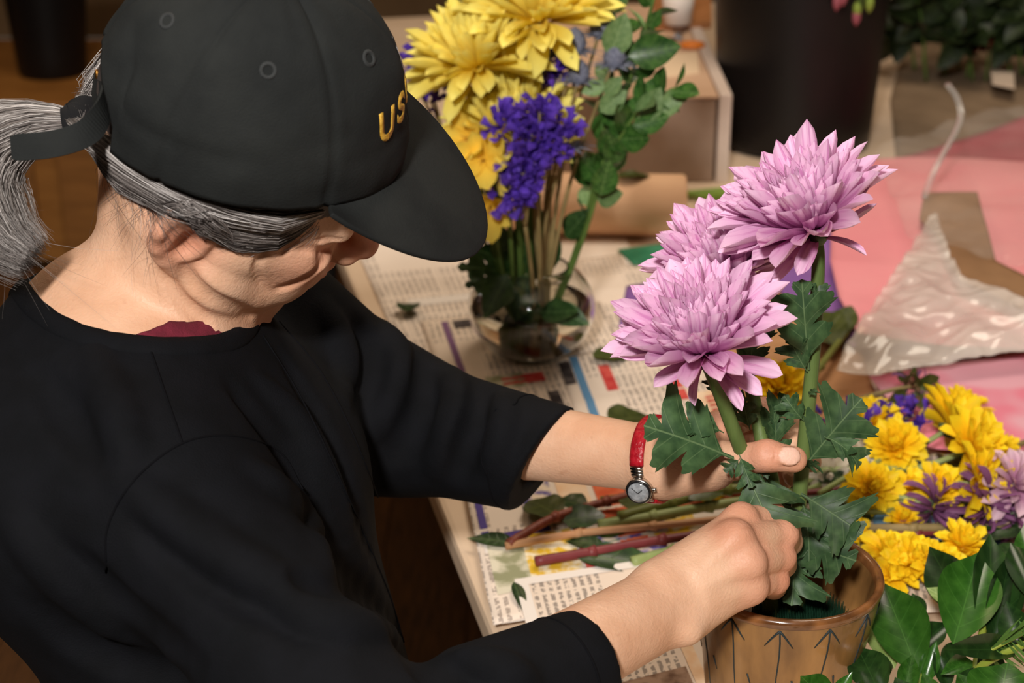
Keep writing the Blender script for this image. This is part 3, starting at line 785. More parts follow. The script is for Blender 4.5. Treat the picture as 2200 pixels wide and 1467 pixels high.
# button and eyelets
bt = Vector(dome(0, 119.9, wr=False)); upv = Vector(CA[1])
capchild('top_button', MB().add(*(lambda L: ([bt + Vector(CA[0]) * (r_ * math.cos(k * .5236)) + Vector(CA[2]) * (r_ * math.sin(k * .5236)) + upv * z_ for r_, z_ in L for k in range(12)], [(j * 12 + k, j * 12 + (k + 1) % 12, (j + 1) * 12 + (k + 1) % 12, (j + 1) * 12 + k) for j in range(len(L) - 1) for k in range(12)]))([(0.007, -0.001), (0.0068, 0.002), (0.004, 0.0042), (0.0003, 0.0048)])), CAP_M)
for k in range(6):
    ph = 30 + 60 * k; c0 = Vector(dome(ph, 92)); n_ = (Vector(dome(ph + 4, 92)) - Vector(dome(ph - 4, 92))).cross(Vector(dome(ph, 96)) - Vector(dome(ph, 88))).normalized()
    if n_.dot(c0 - Vector(C(0, 40, 0))) < 0: n_ = -n_
    c0 = c0 + n_ * 0.0006; u_ = n_.orthogonal().normalized(); v_ = n_.cross(u_)
    ring = [c0 + n_ * 0.0006 + u_ * (0.0040 * math.cos(a * .4488)) + v_ * (0.0040 * math.sin(a * .4488)) for a in range(15)]
    e_ = capchild('eyelet', MB().tube(ring, 0.0015, 6, cap=False), mat('eyelet_thread', srgb(44, 46, 46), rough=0.8))
    capchild('eyelet_hole', MB().add([c0 + n_ * 0.0009 + u_ * (0.0022 * math.cos(a * .5236)) + v_ * (0.0022 * math.sin(a * .5236)) for a in range(12)], [tuple(range(12))]), mat('eyelet_dark', srgb(8, 8, 8), rough=1.0))
# gold lettering sewn to the front
GOLD = mat('gold_thread', srgb(214, 160, 40), srgb(240, 196, 80), scale=400, rough=0.45, spec=0.5, bump=0.6, bscale=1500)
def letter(ch, ph0, u0, size):
    cu = bpy.data.curves.new('letter', 'FONT'); cu.body = ch; cu.align_x = 'CENTER'; cu.size = 1.0; cu.extrude = 0.0; cu.offset = 0.03
    to = bpy.data.objects.new('letter', cu); COL.objects.link(to)
    dg = bpy.context.evaluated_depsgraph_get(); me = bpy.data.meshes.new_from_object(to.evaluated_get(dg))
    bpy.data.objects.remove(to)
    bm = bmesh.new(); bm.from_mesh(me); bmesh.ops.triangulate(bm, faces=bm.faces[:]); bmesh.ops.subdivide_edges(bm, edges=bm.edges[:], cuts=1)
    ex = bmesh.ops.extrude_face_region(bm, geom=bm.faces[:]); topv = {v for v in ex['geom'] if isinstance(v, bmesh.types.BMVert)}
    off = local(cap, [Vector((0, 0, 0))])[0]
    for v in bm.verts:
        x, y = v.co.x * size, (v.co.y - 0.35) * size
        v.co = Vector(dome(ph0 - x / 1.48, u0 + y, 2.2 if v in topv else -0.6)) + off
    bmesh.ops.recalc_face_normals(bm, faces=bm.faces[:]); m2 = bpy.data.meshes.new('gold_letter'); bm.to_mesh(m2); bm.free()
    link('gold_letter', m2, GOLD, cap)
letter('U', 30.0, 55, 27); letter('S', 17.0, 57, 27); letter('C', 4.0, 59, 27)
WHITE_T = mat('white_thread', srgb(220, 220, 224), rough=0.6, bump=0.4, bscale=1500)
capchild('white_embroidery', MB().tube([Vector(dome(p_, u_, 1.0)) for p_, u_ in ((-1, 62), (-2.5, 66), (-2, 71), (-4, 74), (-3.5, 80), (-6, 85))], 0.0011, 6), WHITE_T)
capchild('white_embroidery', MB().tube([Vector(dome(p_, u_, 1.0)) for p_, u_ in ((-11, 40), (-12.5, 46), (-12, 53), (-10, 58))], 0.0010, 6), WHITE_T)
# strap and buckle at the back: a band from the near rim corner, its free end standing out
def ribbon(pts, ups, wid, th=0.0016):
    mb = MB(); n = len(pts); vs = []
    for i in range(n):
        t = (pts[min(i + 1, n - 1)] - pts[max(i - 1, 0)]).normalized(); u = Vector(ups[i]); u = (u - t * u.dot(t)).normalized(); w = t.cross(u)
        wi = wid[i] if hasattr(wid, '__len__') else wid
        for a, b in ((-.5, -.5), (.5, -.5), (.5, .5), (-.5, .5)): vs.append(pts[i] + u * (a * wi) + w * (b * th))
    fs = []
    for i in range(n - 1):
        for k in range(4): a = i * 4 + k; b = i * 4 + (k + 1) % 4; fs.append((a, b, b + 4, a + 4))
    fs += [(3, 2, 1, 0), tuple((n - 1) * 4 + k for k in range(4))]
    return mb.add(vs, fs)
upc = Vector(CA[1])
st_path = bez([W(232, 205, 1.010), W(216, 250, 0.992), W(180, 288, 0.982), W(110, 310, 0.978), W(24, 318, 0.980)], 8)
ups = [upc.lerp(Vector(W(60, 285, 0.98)) - Vector(W(72, 345, 0.98)), i / (len(st_path) - 1)).normalized() if i else upc for i in range(len(st_path))]
capchild('strap', ribbon(st_path, [(Vector(W(60, 285, 0.98)) - Vector(W(72, 345, 0.98))).normalized()] * len(st_path), [0.0155] * (len(st_path) - 2) + [0.0150, 0.0125]), CAP_M, False)
s2 = bez([W(225, 205, 1.012), W(205, 195, 1.05), W(200, 170, 1.10), W(205, 150, 1.14)], 8)
capchild('strap', ribbon(s2, [upc] * len(s2), 0.0155), CAP_M, False)
bc = W(206, 168, 1.045); bu = upc
capchild('buckle', MB().tube([bc + bu * 0.006, bc + bu * -0.005 + Vector(W(8, 0, 1) - W(0, 0, 1)), bc + bu * -0.010 + Vector(W(14, 0, 1) - W(0, 0, 1))], 0.0016, 6), mat('brass', srgb(150, 105, 50), rough=0.35, metal=1.0))

# ------------------------------------------------------------------ hair
def hair_material():
    m = bpy.data.materials.new('grey_hair'); m.use_nodes = True; nt = m.node_tree; nd = nt.nodes; b = nd['Principled BSDF']
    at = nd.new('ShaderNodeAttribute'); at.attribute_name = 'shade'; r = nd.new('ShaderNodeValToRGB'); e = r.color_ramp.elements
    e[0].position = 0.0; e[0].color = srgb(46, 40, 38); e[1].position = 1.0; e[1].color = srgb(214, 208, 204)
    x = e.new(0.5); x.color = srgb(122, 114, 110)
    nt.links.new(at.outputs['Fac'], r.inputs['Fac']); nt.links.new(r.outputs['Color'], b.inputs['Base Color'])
    b.inputs['Roughness'].default_value = 0.42; b.inputs['Specular IOR Level'].default_value = 0.4
    return m
HAIR_M = hair_material()
def hair_mesh(name, strands, parent, kind='stuff'):
    """strands: (points, radius, shade)"""
    V, Fc, S_ = [], [], []
    for pts, r_, sh in strands:
        n = len(pts); o = len(V); pts = [Vector(p) for p in pts]
        t0 = (pts[-1] - pts[0]).normalized(); a_ = t0.orthogonal().normalized()
        for i in range(n):
            t = (pts[min(i + 1, n - 1)] - pts[max(i - 1, 0)])
            t = t.normalized() if t.length > 1e-9 else t0
            u = (a_ - t * a_.dot(t)).normalized(); w = t.cross(u); rr = r_ * (1 - 0.75 * (i / (n - 1)) ** 3)
            for k in range(3): V.append(pts[i] + u * (rr * math.cos(k * 2.0944)) + w * (rr * math.sin(k * 2.0944)))
        for i in range(n - 1):
            for k in range(3): Fc.append((o + i * 3 + k, o + i * 3 + (k + 1) % 3, o + i * 3 + 3 + (k + 1) % 3, o + i * 3 + 3 + k))
        S_ += [sh] * (n * 3)
    V = local(parent, V); me = pmesh(name, V, Fc)
    at = me.attributes.new('shade', 'FLOAT', 'POINT'); at.data.foreach_set('value', np.array(S_, np.float32))
    o = link(name, me, HAIR_M, parent); tag(o, kind=kind); return o
HB = SDF(); HB.p = [q for q in B.p if np.linalg.norm(q[1] - HC) < 0.19 and q[4] == 'u']
rh = random.Random(5)
TIE = np.array(W(168, 262, 1.06))
# guide curves on the near side of the head, from temple back to the tie: upper under the rim, lower over the ear
up_g = [(690, 448), (600, 440), (500, 418), (400, 380), (310, 328), (240, 270), (196, 250)]
lo_g = [(668, 478), (590, 518), (505, 524), (430, 482), (350, 436), (270, 395), (222, 330)]
up_c = bez([(a, b, 0) for a, b in up_g], 6); lo_c = bez([(a, b, 0) for a, b in lo_g], 6); NG = len(up_c)
GR = 13; grid = []
for k in range(GR):
    t = k / (GR - 1)
    q = [u * (1 - t) + l * t for u, l in zip(up_c, lo_c)]
    P_, hit = lift([v.x for v in q], [v.y for v in q], HB, 0.85, 1.35)
    good = [i for i in range(len(q)) if hit[i]]
    for i in range(len(q)):
        if not hit[i]: P_[i] = np.array(W(q[i].x, q[i].y, np.linalg.norm(P_[good[-1]] - [0, 0, CAM_H]) * 0.0 + (P_[good[-1]][1] * CP + (CAM_H - P_[good[-1]][2]) * SP)))
    g_ = HB.grad(P_); grid.append((P_, g_))
strands = []
midn = HA[2]
for n_ in range(2600):
    t = rh.random() ** 0.85; k = t * (GR - 1); k0 = int(min(k, GR - 2)); fr = k - k0
    s0 = max(0, int(rh.random() ** 2.2 * NG * 0.75) - 1); s1 = NG - 1 if rh.random() < 0.85 else int(NG * rh.uniform(0.6, 1))
    if s1 - s0 < 6: continue
    hgt = rh.uniform(0.002, 0.0115) * (1 - 0.55 * t) + 0.002 + 0.004 * max(0, 1 - t / .4); wob = rh.uniform(-.5, .5); ph_ = rh.uniform(0, 6.28)
    pts = []
    for i in range(s0, s1 + 1, 3):
        P0, g0 = grid[k0][0][i], grid[k0][1][i]; P1 = grid[k0 + 1][0][i]
        w_ = fr + wob * 2.2 * math.sin(ph_ + i * 0.14) + max(0, 1 - (i - s0) / 8.0) * wob * 2.5
        e_ = 0.25 + 0.75 * min(1, (i - s0) / 6.0)
        pts.append(P0 + (P1 - P0) * w_ + g0 * hgt * e_)
    e_ = NG - 1 - s1
    if s1 == NG - 1: pts.append(TIE + np.array([rh.gauss(0, .003), rh.gauss(0, .003), rh.gauss(0, .004)]))
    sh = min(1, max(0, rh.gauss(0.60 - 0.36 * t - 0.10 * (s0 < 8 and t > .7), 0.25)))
    strands.append((pts, rh.uniform(0.00018, 0.00034), sh))
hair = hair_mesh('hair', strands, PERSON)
# the same on the far side of the head
far = []
for pts, r_, sh in strands[::3]:
    q = []
    for p in pts: dR = (np.array(p) - HC) @ midn; q.append(np.array(p) - midn * 2 * dR)
    far.append((q, r_ * 1.5, sh))
hair_mesh('hair', far, PERSON)
# nape: fine loose hair falling behind the ear
nape = []
for n_ in range(110):
    x0 = rh.uniform(215, 345); y0 = 330 + (x0 - 215) * 0.85 + rh.uniform(-15, 25)
    x1 = x0 + rh.gauss(15, 70); y1 = y0 + abs(rh.gauss(50, 70)) + 15
    mx, my = (x0 + x1) / 2 + rh.gauss(0, 14), (y0 + y1) / 2
    q = bez([(x0, y0, 0), (mx, my, 0), (x1, y1, 0)], 4)
    P_, hit = lift([v.x for v in q], [v.y for v in q], B, 0.85, 1.4, 0.001)
    P_ = P_[hit]
    if len(P_) < 4: continue
    h0 = rh.uniform(0.0005, 0.006)
    nape.append(([p + (np.array([0, 0, CAM_H]) - p) * h0 * (0.3 + i / len(P_)) for i, p in enumerate(P_)], rh.uniform(0.00007, 0.00014), min(1, max(0, rh.gauss(0.45, .2)))))
hair_mesh('nape_hair', nape, PERSON)
# wisps at the temple
wis = []
for n_ in range(90):
    x0, y0 = rh.uniform(560, 690), rh.uniform(455, 500); x1, y1 = x0 - rh.uniform(20, 110), y0 + rh.uniform(10, 55)
    q = bez([(x0, y0, 0), ((x0 + x1) / 2, (y0 + y1) / 2 + rh.uniform(0, 14), 0), (x1, y1, 0)], 4); P_, hit = lift([v.x for v in q], [v.y for v in q], B, 0.85, 1.4, 0.001); P_ = P_[hit]
    if len(P_) < 4: continue
    wis.append(([p + (np.array([0, 0, CAM_H]) - p) * 0.0022 for p in P_], rh.uniform(.00010, .0002), min(1, max(0, rh.gauss(.5, .25)))))
hair_mesh('temple_hair', wis, PERSON)
# bundle behind the ear, from the nape up to the tie (dark)
bun = []
for n_ in range(900):
    a = rh.random(); b_ = rh.random()
    st_ = np.array(W(255 + 75 * a, 395 + 70 * a + 25 * b_, 1.075 - 0.01 * b_)); en = TIE + np.array([rh.gauss(0, .004), rh.gauss(0, .004), rh.gauss(0, .004)])
    md = np.array(W(218 + 20 * a, 325 + 22 * b_, 1.06 + 0.04 * rh.random()))
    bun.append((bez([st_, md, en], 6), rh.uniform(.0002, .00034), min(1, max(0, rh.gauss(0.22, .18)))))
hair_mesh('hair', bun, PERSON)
# ponytail
pt_c = bez([W(205, 235, 1.075), W(168, 262, 1.06), W(60, 275, 1.055), W(-30, 325, 1.05), W(-45, 420, 1.045), W(10, 510, 1.04), W(110, 580, 1.035)], 8)
tail = []
NPT = len(pt_c)
for n_ in range(2400):
    a = rh.uniform(0, 6.283); rr = math.sqrt(rh.random()); ln = 1 - 0.42 * rh.random() ** 2; f0 = rh.gauss(0, 0.006); f1 = rh.gauss(0, 0.007); wv = rh.uniform(0, 6.28)
    pts = []
    for i in range(0, int(NPT * ln), 3):
        t = i / NPT
        R_ = lerp(0.010, 0.0065, min(1, t / 0.16)) if t < 0.16 else lerp(0.0065, 0.027, min(1, (t - 0.16) / 0.30)) if t < 0.75 else lerp(0.027, 0.007, (t - .75) / .25)
        tg = (pt_c[min(i + 1, NPT - 1)] - pt_c[max(i - 1, 0)]).normalized(); v_ = (TOCAM(pt_c[i]) - tg * TOCAM(pt_c[i]).dot(tg)).normalized(); u_ = tg.cross(v_)
        pts.append(pt_c[i] + u_ * (R_ * rr * math.cos(a) + f0 * max(0, t - .25) + 0.0012 * math.sin(wv + 9 * t)) + v_ * (R_ * rr * math.sin(a) * 0.8 + f1 * max(0, t - .25)))
    if len(pts) > 3: tail.append((pts, rh.uniform(.00018, .0003), min(1, max(0, rh.gauss(0.56 if rr > .55 else .28, 0.24)))))
for n_ in range(50):   # flyaways
    i0 = rh.randint(12, NPT - 8); p0 = pt_c[i0]; d_ = Vector((rh.gauss(0, 1), rh.gauss(0, 1), rh.gauss(0.3, 1))).normalized() * rh.uniform(.02, .05)
    tg = (pt_c[i0 + 4] - pt_c[i0]).normalized() * 0.05
    tail.append((bez([p0, p0 + tg * .6 + d_ * .5, p0 + tg + d_], 4), .00008, rh.uniform(.3, .9)))
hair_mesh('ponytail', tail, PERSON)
# fabric tie round the ponytail
tp = bez([W(192, 240, 1.07), W(176, 254, 1.063), W(160, 264, 1.058), W(138, 268, 1.057)], 4)
vs = []
tie_b = MB().tube(tp, [0.0115 + 0.0016 * math.sin(i * 2.6) for i in range(len(tp))], 20)
tie_b.v = local(PERSON, tie_b.v); link('hair_tie', tie_b.mesh('hair_tie'), mat('tie_cloth', srgb(16, 16, 18), rough=0.95), PERSON)

# ------------------------------------------------------------------ wristwatch on the left arm
wx = (L_WR - L_EL) / np.linalg.norm(L_WR - L_EL)
wc = np.array(W(1408, 990, 1.213))
wt = np.array([0.10, 0, 0.06]); wn = wx + np.array([0.02, 0.0, 0.10]); wn /= np.linalg.norm(wn)
u_ = np.cross(wn, [0, 1, 0]); u_ /= np.linalg.norm(u_); v_ = np.cross(wn, u_)
ringp = []
for i in range(64):
    a = 2 * math.pi * i / 64; d_ = u_ * math.cos(a) + v_ * math.sin(a)
    lo_, hi_ = 0.0, 0.06
    ts = np.linspace(0, 0.06, 121); v = B.ev(wc + d_ * ts[:, None]); j = np.argmax(v > 0); ringp.append((Vector(wc + d_ * ts[j]), Vector(d_)))
watch = empty('wristwatch', (0, 0, 0)); watch.parent = PERSON; watch.location = Vector(wc) - PX
WN = Vector(wn)
RED = mat('red_leather', srgb(150, 14, 28), srgb(178, 26, 40), scale=220, rough=0.35, spec=0.5, bump=0.5, bscale=380)
FACE = np.array(W(1410, 1046, 1.190)); 
jf = min(range(64), key=lambda i: (ringp[i][0] - Vector(FACE)).length)
mb = MB(); vs = []; hw = 0.0052
sel = [(jf + k) % 64 for k in range(6, 59)]
for i in sel:
    p, d_ = ringp[i]
    for a, b in ((-hw, .0004), (hw, .0004), (hw, .0022), (hw * .6, .0029), (-hw * .6, .0029), (-hw, .0022)): vs.append(p + WN * a + d_ * b)
fs = []
for i in range(len(sel) - 1):
    for k in range(6): a = i * 6 + k; b = i * 6 + (k + 1) % 6; fs.append((a, b, b + 6, a + 6))
fs += [tuple(range(5, -1, -1)), tuple((len(sel) - 1) * 6 + k for k in range(6))]
mb.add(vs, fs); mb.v = local(watch, mb.v); link('strap', mb.mesh('strap'), RED, watch)
STEEL = mat('watch_steel', srgb(200, 196, 190), rough=0.22, metal=1.0)
fp, fd = ringp[jf]; fn = (fd + TOCAM(fp) * 0.55).normalized(); fx = (WN - fn * WN.dot(fn)).normalized(); fy = fn.cross(fx); fc = fp + fd * 0.0015
def disc(L, m, name, seg=36):
    vs = [fc + fx * (r_ * math.cos(k * 2 * math.pi / seg)) + fy * (r_ * math.sin(k * 2 * math.pi / seg)) + fn * z_ for r_, z_ in L for k in range(seg)]
    fs = [(j * seg + k, j * seg + (k + 1) % seg, (j + 1) * seg + (k + 1) % seg, (j + 1) * seg + k) for j in range(len(L) - 1) for k in range(seg)]
    fs += [tuple(range(seg - 1, -1, -1)), tuple((len(L) - 1) * seg + k for k in range(seg))]
    b_ = MB().add(vs, fs); b_.v = local(watch, b_.v); return link(name, b_.mesh(name), m, watch)
disc([(0.0085, 0), (0.0098, 0.001), (0.0098, 0.0040), (0.0088, 0.0052)], STEEL, 'case')
disc([(0.0089, 0.0050), (0.0087, 0.0062), (0.0078, 0.0064)], mat('bezel_black', srgb(24, 24, 26), rough=0.25), 'bezel')
disc([(0.0076, 0.0062), (0.0074, 0.0067), (0.0050, 0.0071), (0.0010, 0.0073)], mat('watch_dial', srgb(120, 124, 128), srgb(160, 164, 168), scale=300, rough=0.12, coat=1.0), 'dial')
for ang, ln in ((0.6, .0042), (2.3, .0058)):
    d_ = fx * math.cos(ang) + fy * math.sin(ang); b_ = MB().tube([fc + fn * .0078, fc + fn * .0076 + d_ * ln], .00025, 5); b_.v = local(watch, b_.v); link('hand', b_.mesh('hand'), MATS['bezel_black'], watch)
b_ = MB().tube([fc + fx * .0096 + fn * .0025, fc + fx * .0122 + fn * .0025], [.0018, .0016], 12); b_.v = local(watch, b_.v); link('crown', b_.mesh('crown'), STEEL, watch)
for sgn in (1, -1):
    j2 = (jf + 5 * sgn) % 64
    for k in range(3):
        p = fc.lerp(ringp[(jf + 6 * sgn) % 64][0] + ringp[(jf + 6 * sgn) % 64][1] * .002, (0.62 + 0.14 * k)); q = MB().tube([p - WN * .0046, p + WN * .0046], .0013, 8); q.v = local(watch, q.v); link('bracelet_link', q.mesh('bracelet_link'), STEEL, watch)
# ------------------------------------------------------------------ brown ceramic pot with a pin holder
PC = W(1690, 1232, 1.21); POT_R = 0.0672; RIM_Z = PC.z
pot = empty('ceramic_pot', (PC.x, PC.y, TABLE_Z), 'brown glazed ceramic pot with dark incised branch lines, holding pink chrysanthemums', 'pot')
hgt = RIM_Z - TABLE_Z
def potr(z):                      # outer radius at height z
    t = z / hgt; return 0.047 + 0.0195 * t ** 0.85 + 0.0008 * math.sin(t * 9)
prof = [(0.0, 0.0), (0.040, 0.0), (0.0455, 0.002)] + [(potr(hgt * k / 24), hgt * k / 24) for k in range(1, 24)]
prof += [(POT_R, hgt - 0.002), (POT_R + 0.0006, hgt), (POT_R - 0.0008, hgt + 0.0022), (POT_R - 0.004, hgt + 0.0016), (POT_R - 0.0055, hgt - 0.003)]
prof += [(potr(hgt * k / 12) - 0.0058, hgt * k / 12) for k in range(11, 7, -1)] + [(0.053, hgt * 0.66), (0.0, hgt * 0.66)]
def glaze():
    m = mat('brown_glaze', srgb(98, 68, 38), srgb(166, 122, 70), scale=24, rough=0.28, spec=0.5, stretch=(1.8, 1.8, 0.45), bump=0.12, bscale=90, detail=7, coat=0.25, lo=0.3, hi=0.72)
    return m
MB().lathe(prof, 96, (PC.x, PC.y, TABLE_Z)).build('body', glaze(), pot)
MB().lathe([(POT_R + 0.0004, hgt - 0.0042), (POT_R + 0.0012, hgt - 0.001), (POT_R + 0.0003, hgt + 0.0022), (POT_R - 0.003, hgt + 0.0028), (POT_R - 0.0052, hgt + 0.0006), (POT_R - 0.0058, hgt - 0.004)], 96, (PC.x, PC.y, TABLE_Z)).build('rim', mat('rim_glaze', srgb(92, 58, 32), srgb(140, 92, 52), scale=60, rough=0.2, spec=0.6, coat=0.6), pot)
INK = mat('incised_line', srgb(38, 48, 50), rough=0.6)
def on_pot(az, z): r = potr(z) + 0.0001; return Vector((PC.x + r * math.cos(az), PC.y + r * math.sin(az), TABLE_Z + z))
for k in range(12):
    az = math.radians(-90 - 12 + k * 360 / 12); z1 = hgt - 0.006
    zs = [z1 - (z1 - 0.012) * t / 10 for t in range(11)]
    MB().tube([on_pot(az + 0.012 * math.sin(i), z) for i, z in enumerate(zs)], [0.0007 * (1 - 0.6 * i / 10) for i in range(11)], 5).build('incised_line', INK, pot)
    for sg in (-1, 1):
        MB().tube([on_pot(az + sg * 0.15 * t, z1 - 0.0005 - 0.014 * t ** 1.1) for t in (0, .25, .5, .75, 1)], [0.0009, .0008, .0007, .0006, .0003], 5).build('incised_line', INK, pot)
    MB().tube([on_pot(az + 0.17, hgt * .60), on_pot(az + 0.21, hgt * .52)], [0.0008, 0.0004], 5).build('incised_line', INK, pot)
# pin holder
KZ = TABLE_Z + hgt * 0.66
KC = Vector((PC.x + 0.010, PC.y - 0.008, 0))
ken = empty('pin_holder', (KC.x, KC.y, KZ), 'dark green metal pin holder with fine needles inside the brown pot', 'flower holder')
MB().lathe([(0.0, 0.0), (0.036, 0.0), (0.037, 0.002), (0.036, 0.006), (0.0, 0.006)], 48, (KC.x, KC.y, KZ)).build('base', mat('pin_base', srgb(8, 12, 10), rough=0.7), ken)
pins = MB()
for i in range(-16, 17):
    for j in range(-16, 17):
        x, y = i * 0.0034 + (j % 2) * 0.0017, j * 0.0032
        if x * x + y * y < 0.0345 ** 2:
            p = Vector((KC.x + x, KC.y + y, KZ + 0.006)); pins.tube([p, p + Vector((0, 0, 0.013))], [0.0008, 0.0003], 5, cap=False)
tag(pins.build('needles', mat('pin_green', srgb(26, 56, 40), rough=0.35, metal=0.2), ken), kind='stuff')
# ------------------------------------------------------------------ petals, leaves and blooms
def petal_mat(name, tip, base, vein, strength=0.5, sss=0.0, rand=0.08, transl=0.25):
    m = bpy.data.materials.new(name); m.use_nodes = True; nt = m.node_tree; nd = nt.nodes; b = nd['Principled BSDF']; L = nt.links.new
    tc = nd.new('ShaderNodeTexCoord'); sx = nd.new('ShaderNodeSeparateXYZ'); L(tc.outputs['Object'], sx.inputs[0])
    r = nd.new('ShaderNodeValToRGB'); e = r.color_ramp.elements; e[0].position = 0.05; e[0].color = base; e[1].position = 0.9; e[1].color = tip; L(sx.outputs['Y'], r.inputs['Fac'])
    mp = nd.new('ShaderNodeMapping'); mp.inputs['Scale'].default_value = (34, 1.3, 3); L(tc.outputs['Object'], mp.inputs['Vector'])
    n = nd.new('ShaderNodeTexNoise'); n.inputs['Scale'].default_value = 1.0; n.inputs['Detail'].default_value = 2; L(mp.outputs[0], n.inputs['Vector'])
    mr = nd.new('ShaderNodeMapRange'); mr.inputs[1].default_value = 0.52; mr.inputs[2].default_value = 0.68; mr.inputs[4].default_value = strength; L(n.outputs['Fac'], mr.inputs[0])
    x = nd.new('ShaderNodeMix'); x.data_type = 'RGBA'; L(mr.outputs[0], x.inputs[0]); L(r.outputs['Color'], x.inputs[6]); x.inputs[7].default_value = vein
    oi = nd.new('ShaderNodeObjectInfo'); hs = nd.new('ShaderNodeHueSaturation'); m2 = nd.new('ShaderNodeMapRange'); m2.inputs[3].default_value = 1 - rand; m2.inputs[4].default_value = 1 + rand
    L(oi.outputs['Random'], m2.inputs[0]); L(m2.outputs[0], hs.inputs['Value']); L(x.outputs[2], hs.inputs['Color'])
    L(hs.outputs[0], b.inputs['Base Color']); b.inputs['Roughness'].default_value = 0.55; b.inputs['Specular IOR Level'].default_value = 0.25
    tl = nd.new('ShaderNodeBsdfTranslucent'); L(hs.outputs[0], tl.inputs['Color']); mx = nd.new('ShaderNodeMixShader'); mx.inputs[0].default_value = transl
    L(b.outputs[0], mx.inputs[1]); L(tl.outputs[0], mx.inputs[2]); L(mx.outputs[0], nd['Material Output'].inputs['Surface'])
    return m
def leaf_mat(name, c1, c2, vein, rough=0.4, spec=0.5, transl=0.12, vw=0.012, bump=0.25):
    m = bpy.data.materials.new(name); m.use_nodes = True; nt = m.node_tree; nd = nt.nodes; b = nd['Principled BSDF']; L = nt.links.new
    tc = nd.new('ShaderNodeTexCoord'); sx = nd.new('ShaderNodeSeparateXYZ'); L(tc.outputs['Object'], sx.inputs[0])
    n = nd.new('ShaderNodeTexNoise'); n.inputs['Scale'].default_value = 7; n.inputs['Detail'].default_value = 5; L(tc.outputs['Object'], n.inputs['Vector'])
    r = nd.new('ShaderNodeValToRGB'); e = r.color_ramp.elements; e[0].position = 0.35; e[0].color = c1; e[1].position = 0.68; e[1].color = c2; L(n.outputs['Fac'], r.inputs['Fac'])
    ab = nd.new('ShaderNodeMath'); ab.operation = 'ABSOLUTE'; L(sx.outputs['X'], ab.inputs[0])
    m1 = nd.new('ShaderNodeMapRange'); m1.inputs[1].default_value = vw; m1.inputs[2].default_value = vw * 0.4; m1.inputs[4].default_value = 0.8; L(ab.outputs[0], m1.inputs[0])
    # side veins: slanted bands in (y - |x|)
    sb = nd.new('ShaderNodeMath'); sb.operation = 'SUBTRACT'; L(sx.outputs['Y'], sb.inputs[0]); ml = nd.new('ShaderNodeMath'); ml.operation = 'MULTIPLY'; ml.inputs[1].default_value = 0.9; L(ab.outputs[0], ml.inputs[0]); L(ml.outputs[0], sb.inputs[1])
    md = nd.new('ShaderNodeMath'); md.operation = 'PINGPONG'; md.inputs[1].default_value = 0.085; L(sb.outputs[0], md.inputs[0])
    m3 = nd.new('ShaderNodeMapRange'); m3.inputs[1].default_value = 0.009; m3.inputs[2].default_value = 0.002; m3.inputs[4].default_value = 0.45; L(md.outputs[0], m3.inputs[0])
    mxx = nd.new('ShaderNodeMath'); mxx.operation = 'MAXIMUM'; L(m1.outputs[0], mxx.inputs[0]); L(m3.outputs[0], mxx.inputs[1])
    x = nd.new('ShaderNodeMix'); x.data_type = 'RGBA'; L(mxx.outputs[0], x.inputs[0]); L(r.outputs['Color'], x.inputs[6]); x.inputs[7].default_value = vein
    oi = nd.new('ShaderNodeObjectInfo'); hs = nd.new('ShaderNodeHueSaturation'); m2 = nd.new('ShaderNodeMapRange'); m2.inputs[3].default_value = 0.8; m2.inputs[4].default_value = 1.2
    L(oi.outputs['Random'], m2.inputs[0]); L(m2.outputs[0], hs.inputs['Value']); L(x.outputs[2], hs.inputs['Color'])
    L(hs.outputs[0], b.inputs['Base Color']); b.inputs['Roughness'].default_value = rough; b.inputs['Specular IOR Level'].default_value = spec
    bp = nd.new('ShaderNodeBump'); bp.inputs['Strength'].default_value = bump; bp.inputs['Distance'].default_value = 0.02; L(mxx.outputs[0], bp.inputs['Height']); L(bp.outputs[0], b.inputs['Normal'])
    tl = nd.new('ShaderNodeBsdfTranslucent'); L(hs.outputs[0], tl.inputs['Color']); mx = nd.new('ShaderNodeMixShader'); mx.inputs[0].default_value = transl
    L(b.outputs[0], mx.inputs[1]); L(tl.outputs[0], mx.inputs[2]); L(mx.outputs[0], nd['Material Output'].inputs['Surface'])
    return m
def blade(name, width, bend=0.0, cup=0.0, nu=10, nv=4, outline=None, twist=0.0, flute=0.0, wave=0.0, seed=0, shear=0.0, material=None):
    """leaf or petal of length 1 along +Y in the XY plane; bend curls the tip towards +Z"""
    rr = random.Random(seed); vs = []; fs = []
    y = 0.0; z = 0.0
    for i in range(nu + 1):
        u = i / nu; a = bend * u
        if i: y += math.cos(bend * (u - .5 / nu)) / nu; z += math.sin(bend * (u - .5 / nu)) / nu
        hw = width * outline(u)
        for j in range(-nv, nv + 1):
            v = j / nv; x = v * hw; h = cup * x * x / max(width, 1e-6) + flute * math.cos(v * math.pi * 2) * hw * 0.5 + wave * hw * math.sin(u * 17 + seed) * abs(v)
            tw = twist * u; xs = x * math.cos(tw); hz = h + x * math.sin(tw)
            dy = shear * abs(v) * hw
            vs.append((xs, y - math.sin(a) * hz + dy * math.cos(a), z + math.cos(a) * hz + dy * math.sin(a)))
    w = 2 * nv + 1
    for i in range(nu):
        for j in range(w - 1): fs.append((i * w + j, i * w + j + 1, (i + 1) * w + j + 1, (i + 1) * w + j))
    me = pmesh(name, vs, fs)
    if material: me.materials.append(material)
    return me
pet_out = lambda u: max(0.02, (0.30 + 0.70 * math.sin(math.pi * min(1, u * 0.62 + 0.10)) ** 1.2) * (1 - max(0, (u - 0.76) / 0.24) ** 2.5))
str_out = lambda u: max(0.03, (0.35 + 0.65 * min(1, u / 0.3)) * (1 - max(0, (u - 0.8) / 0.2) ** 2.2))
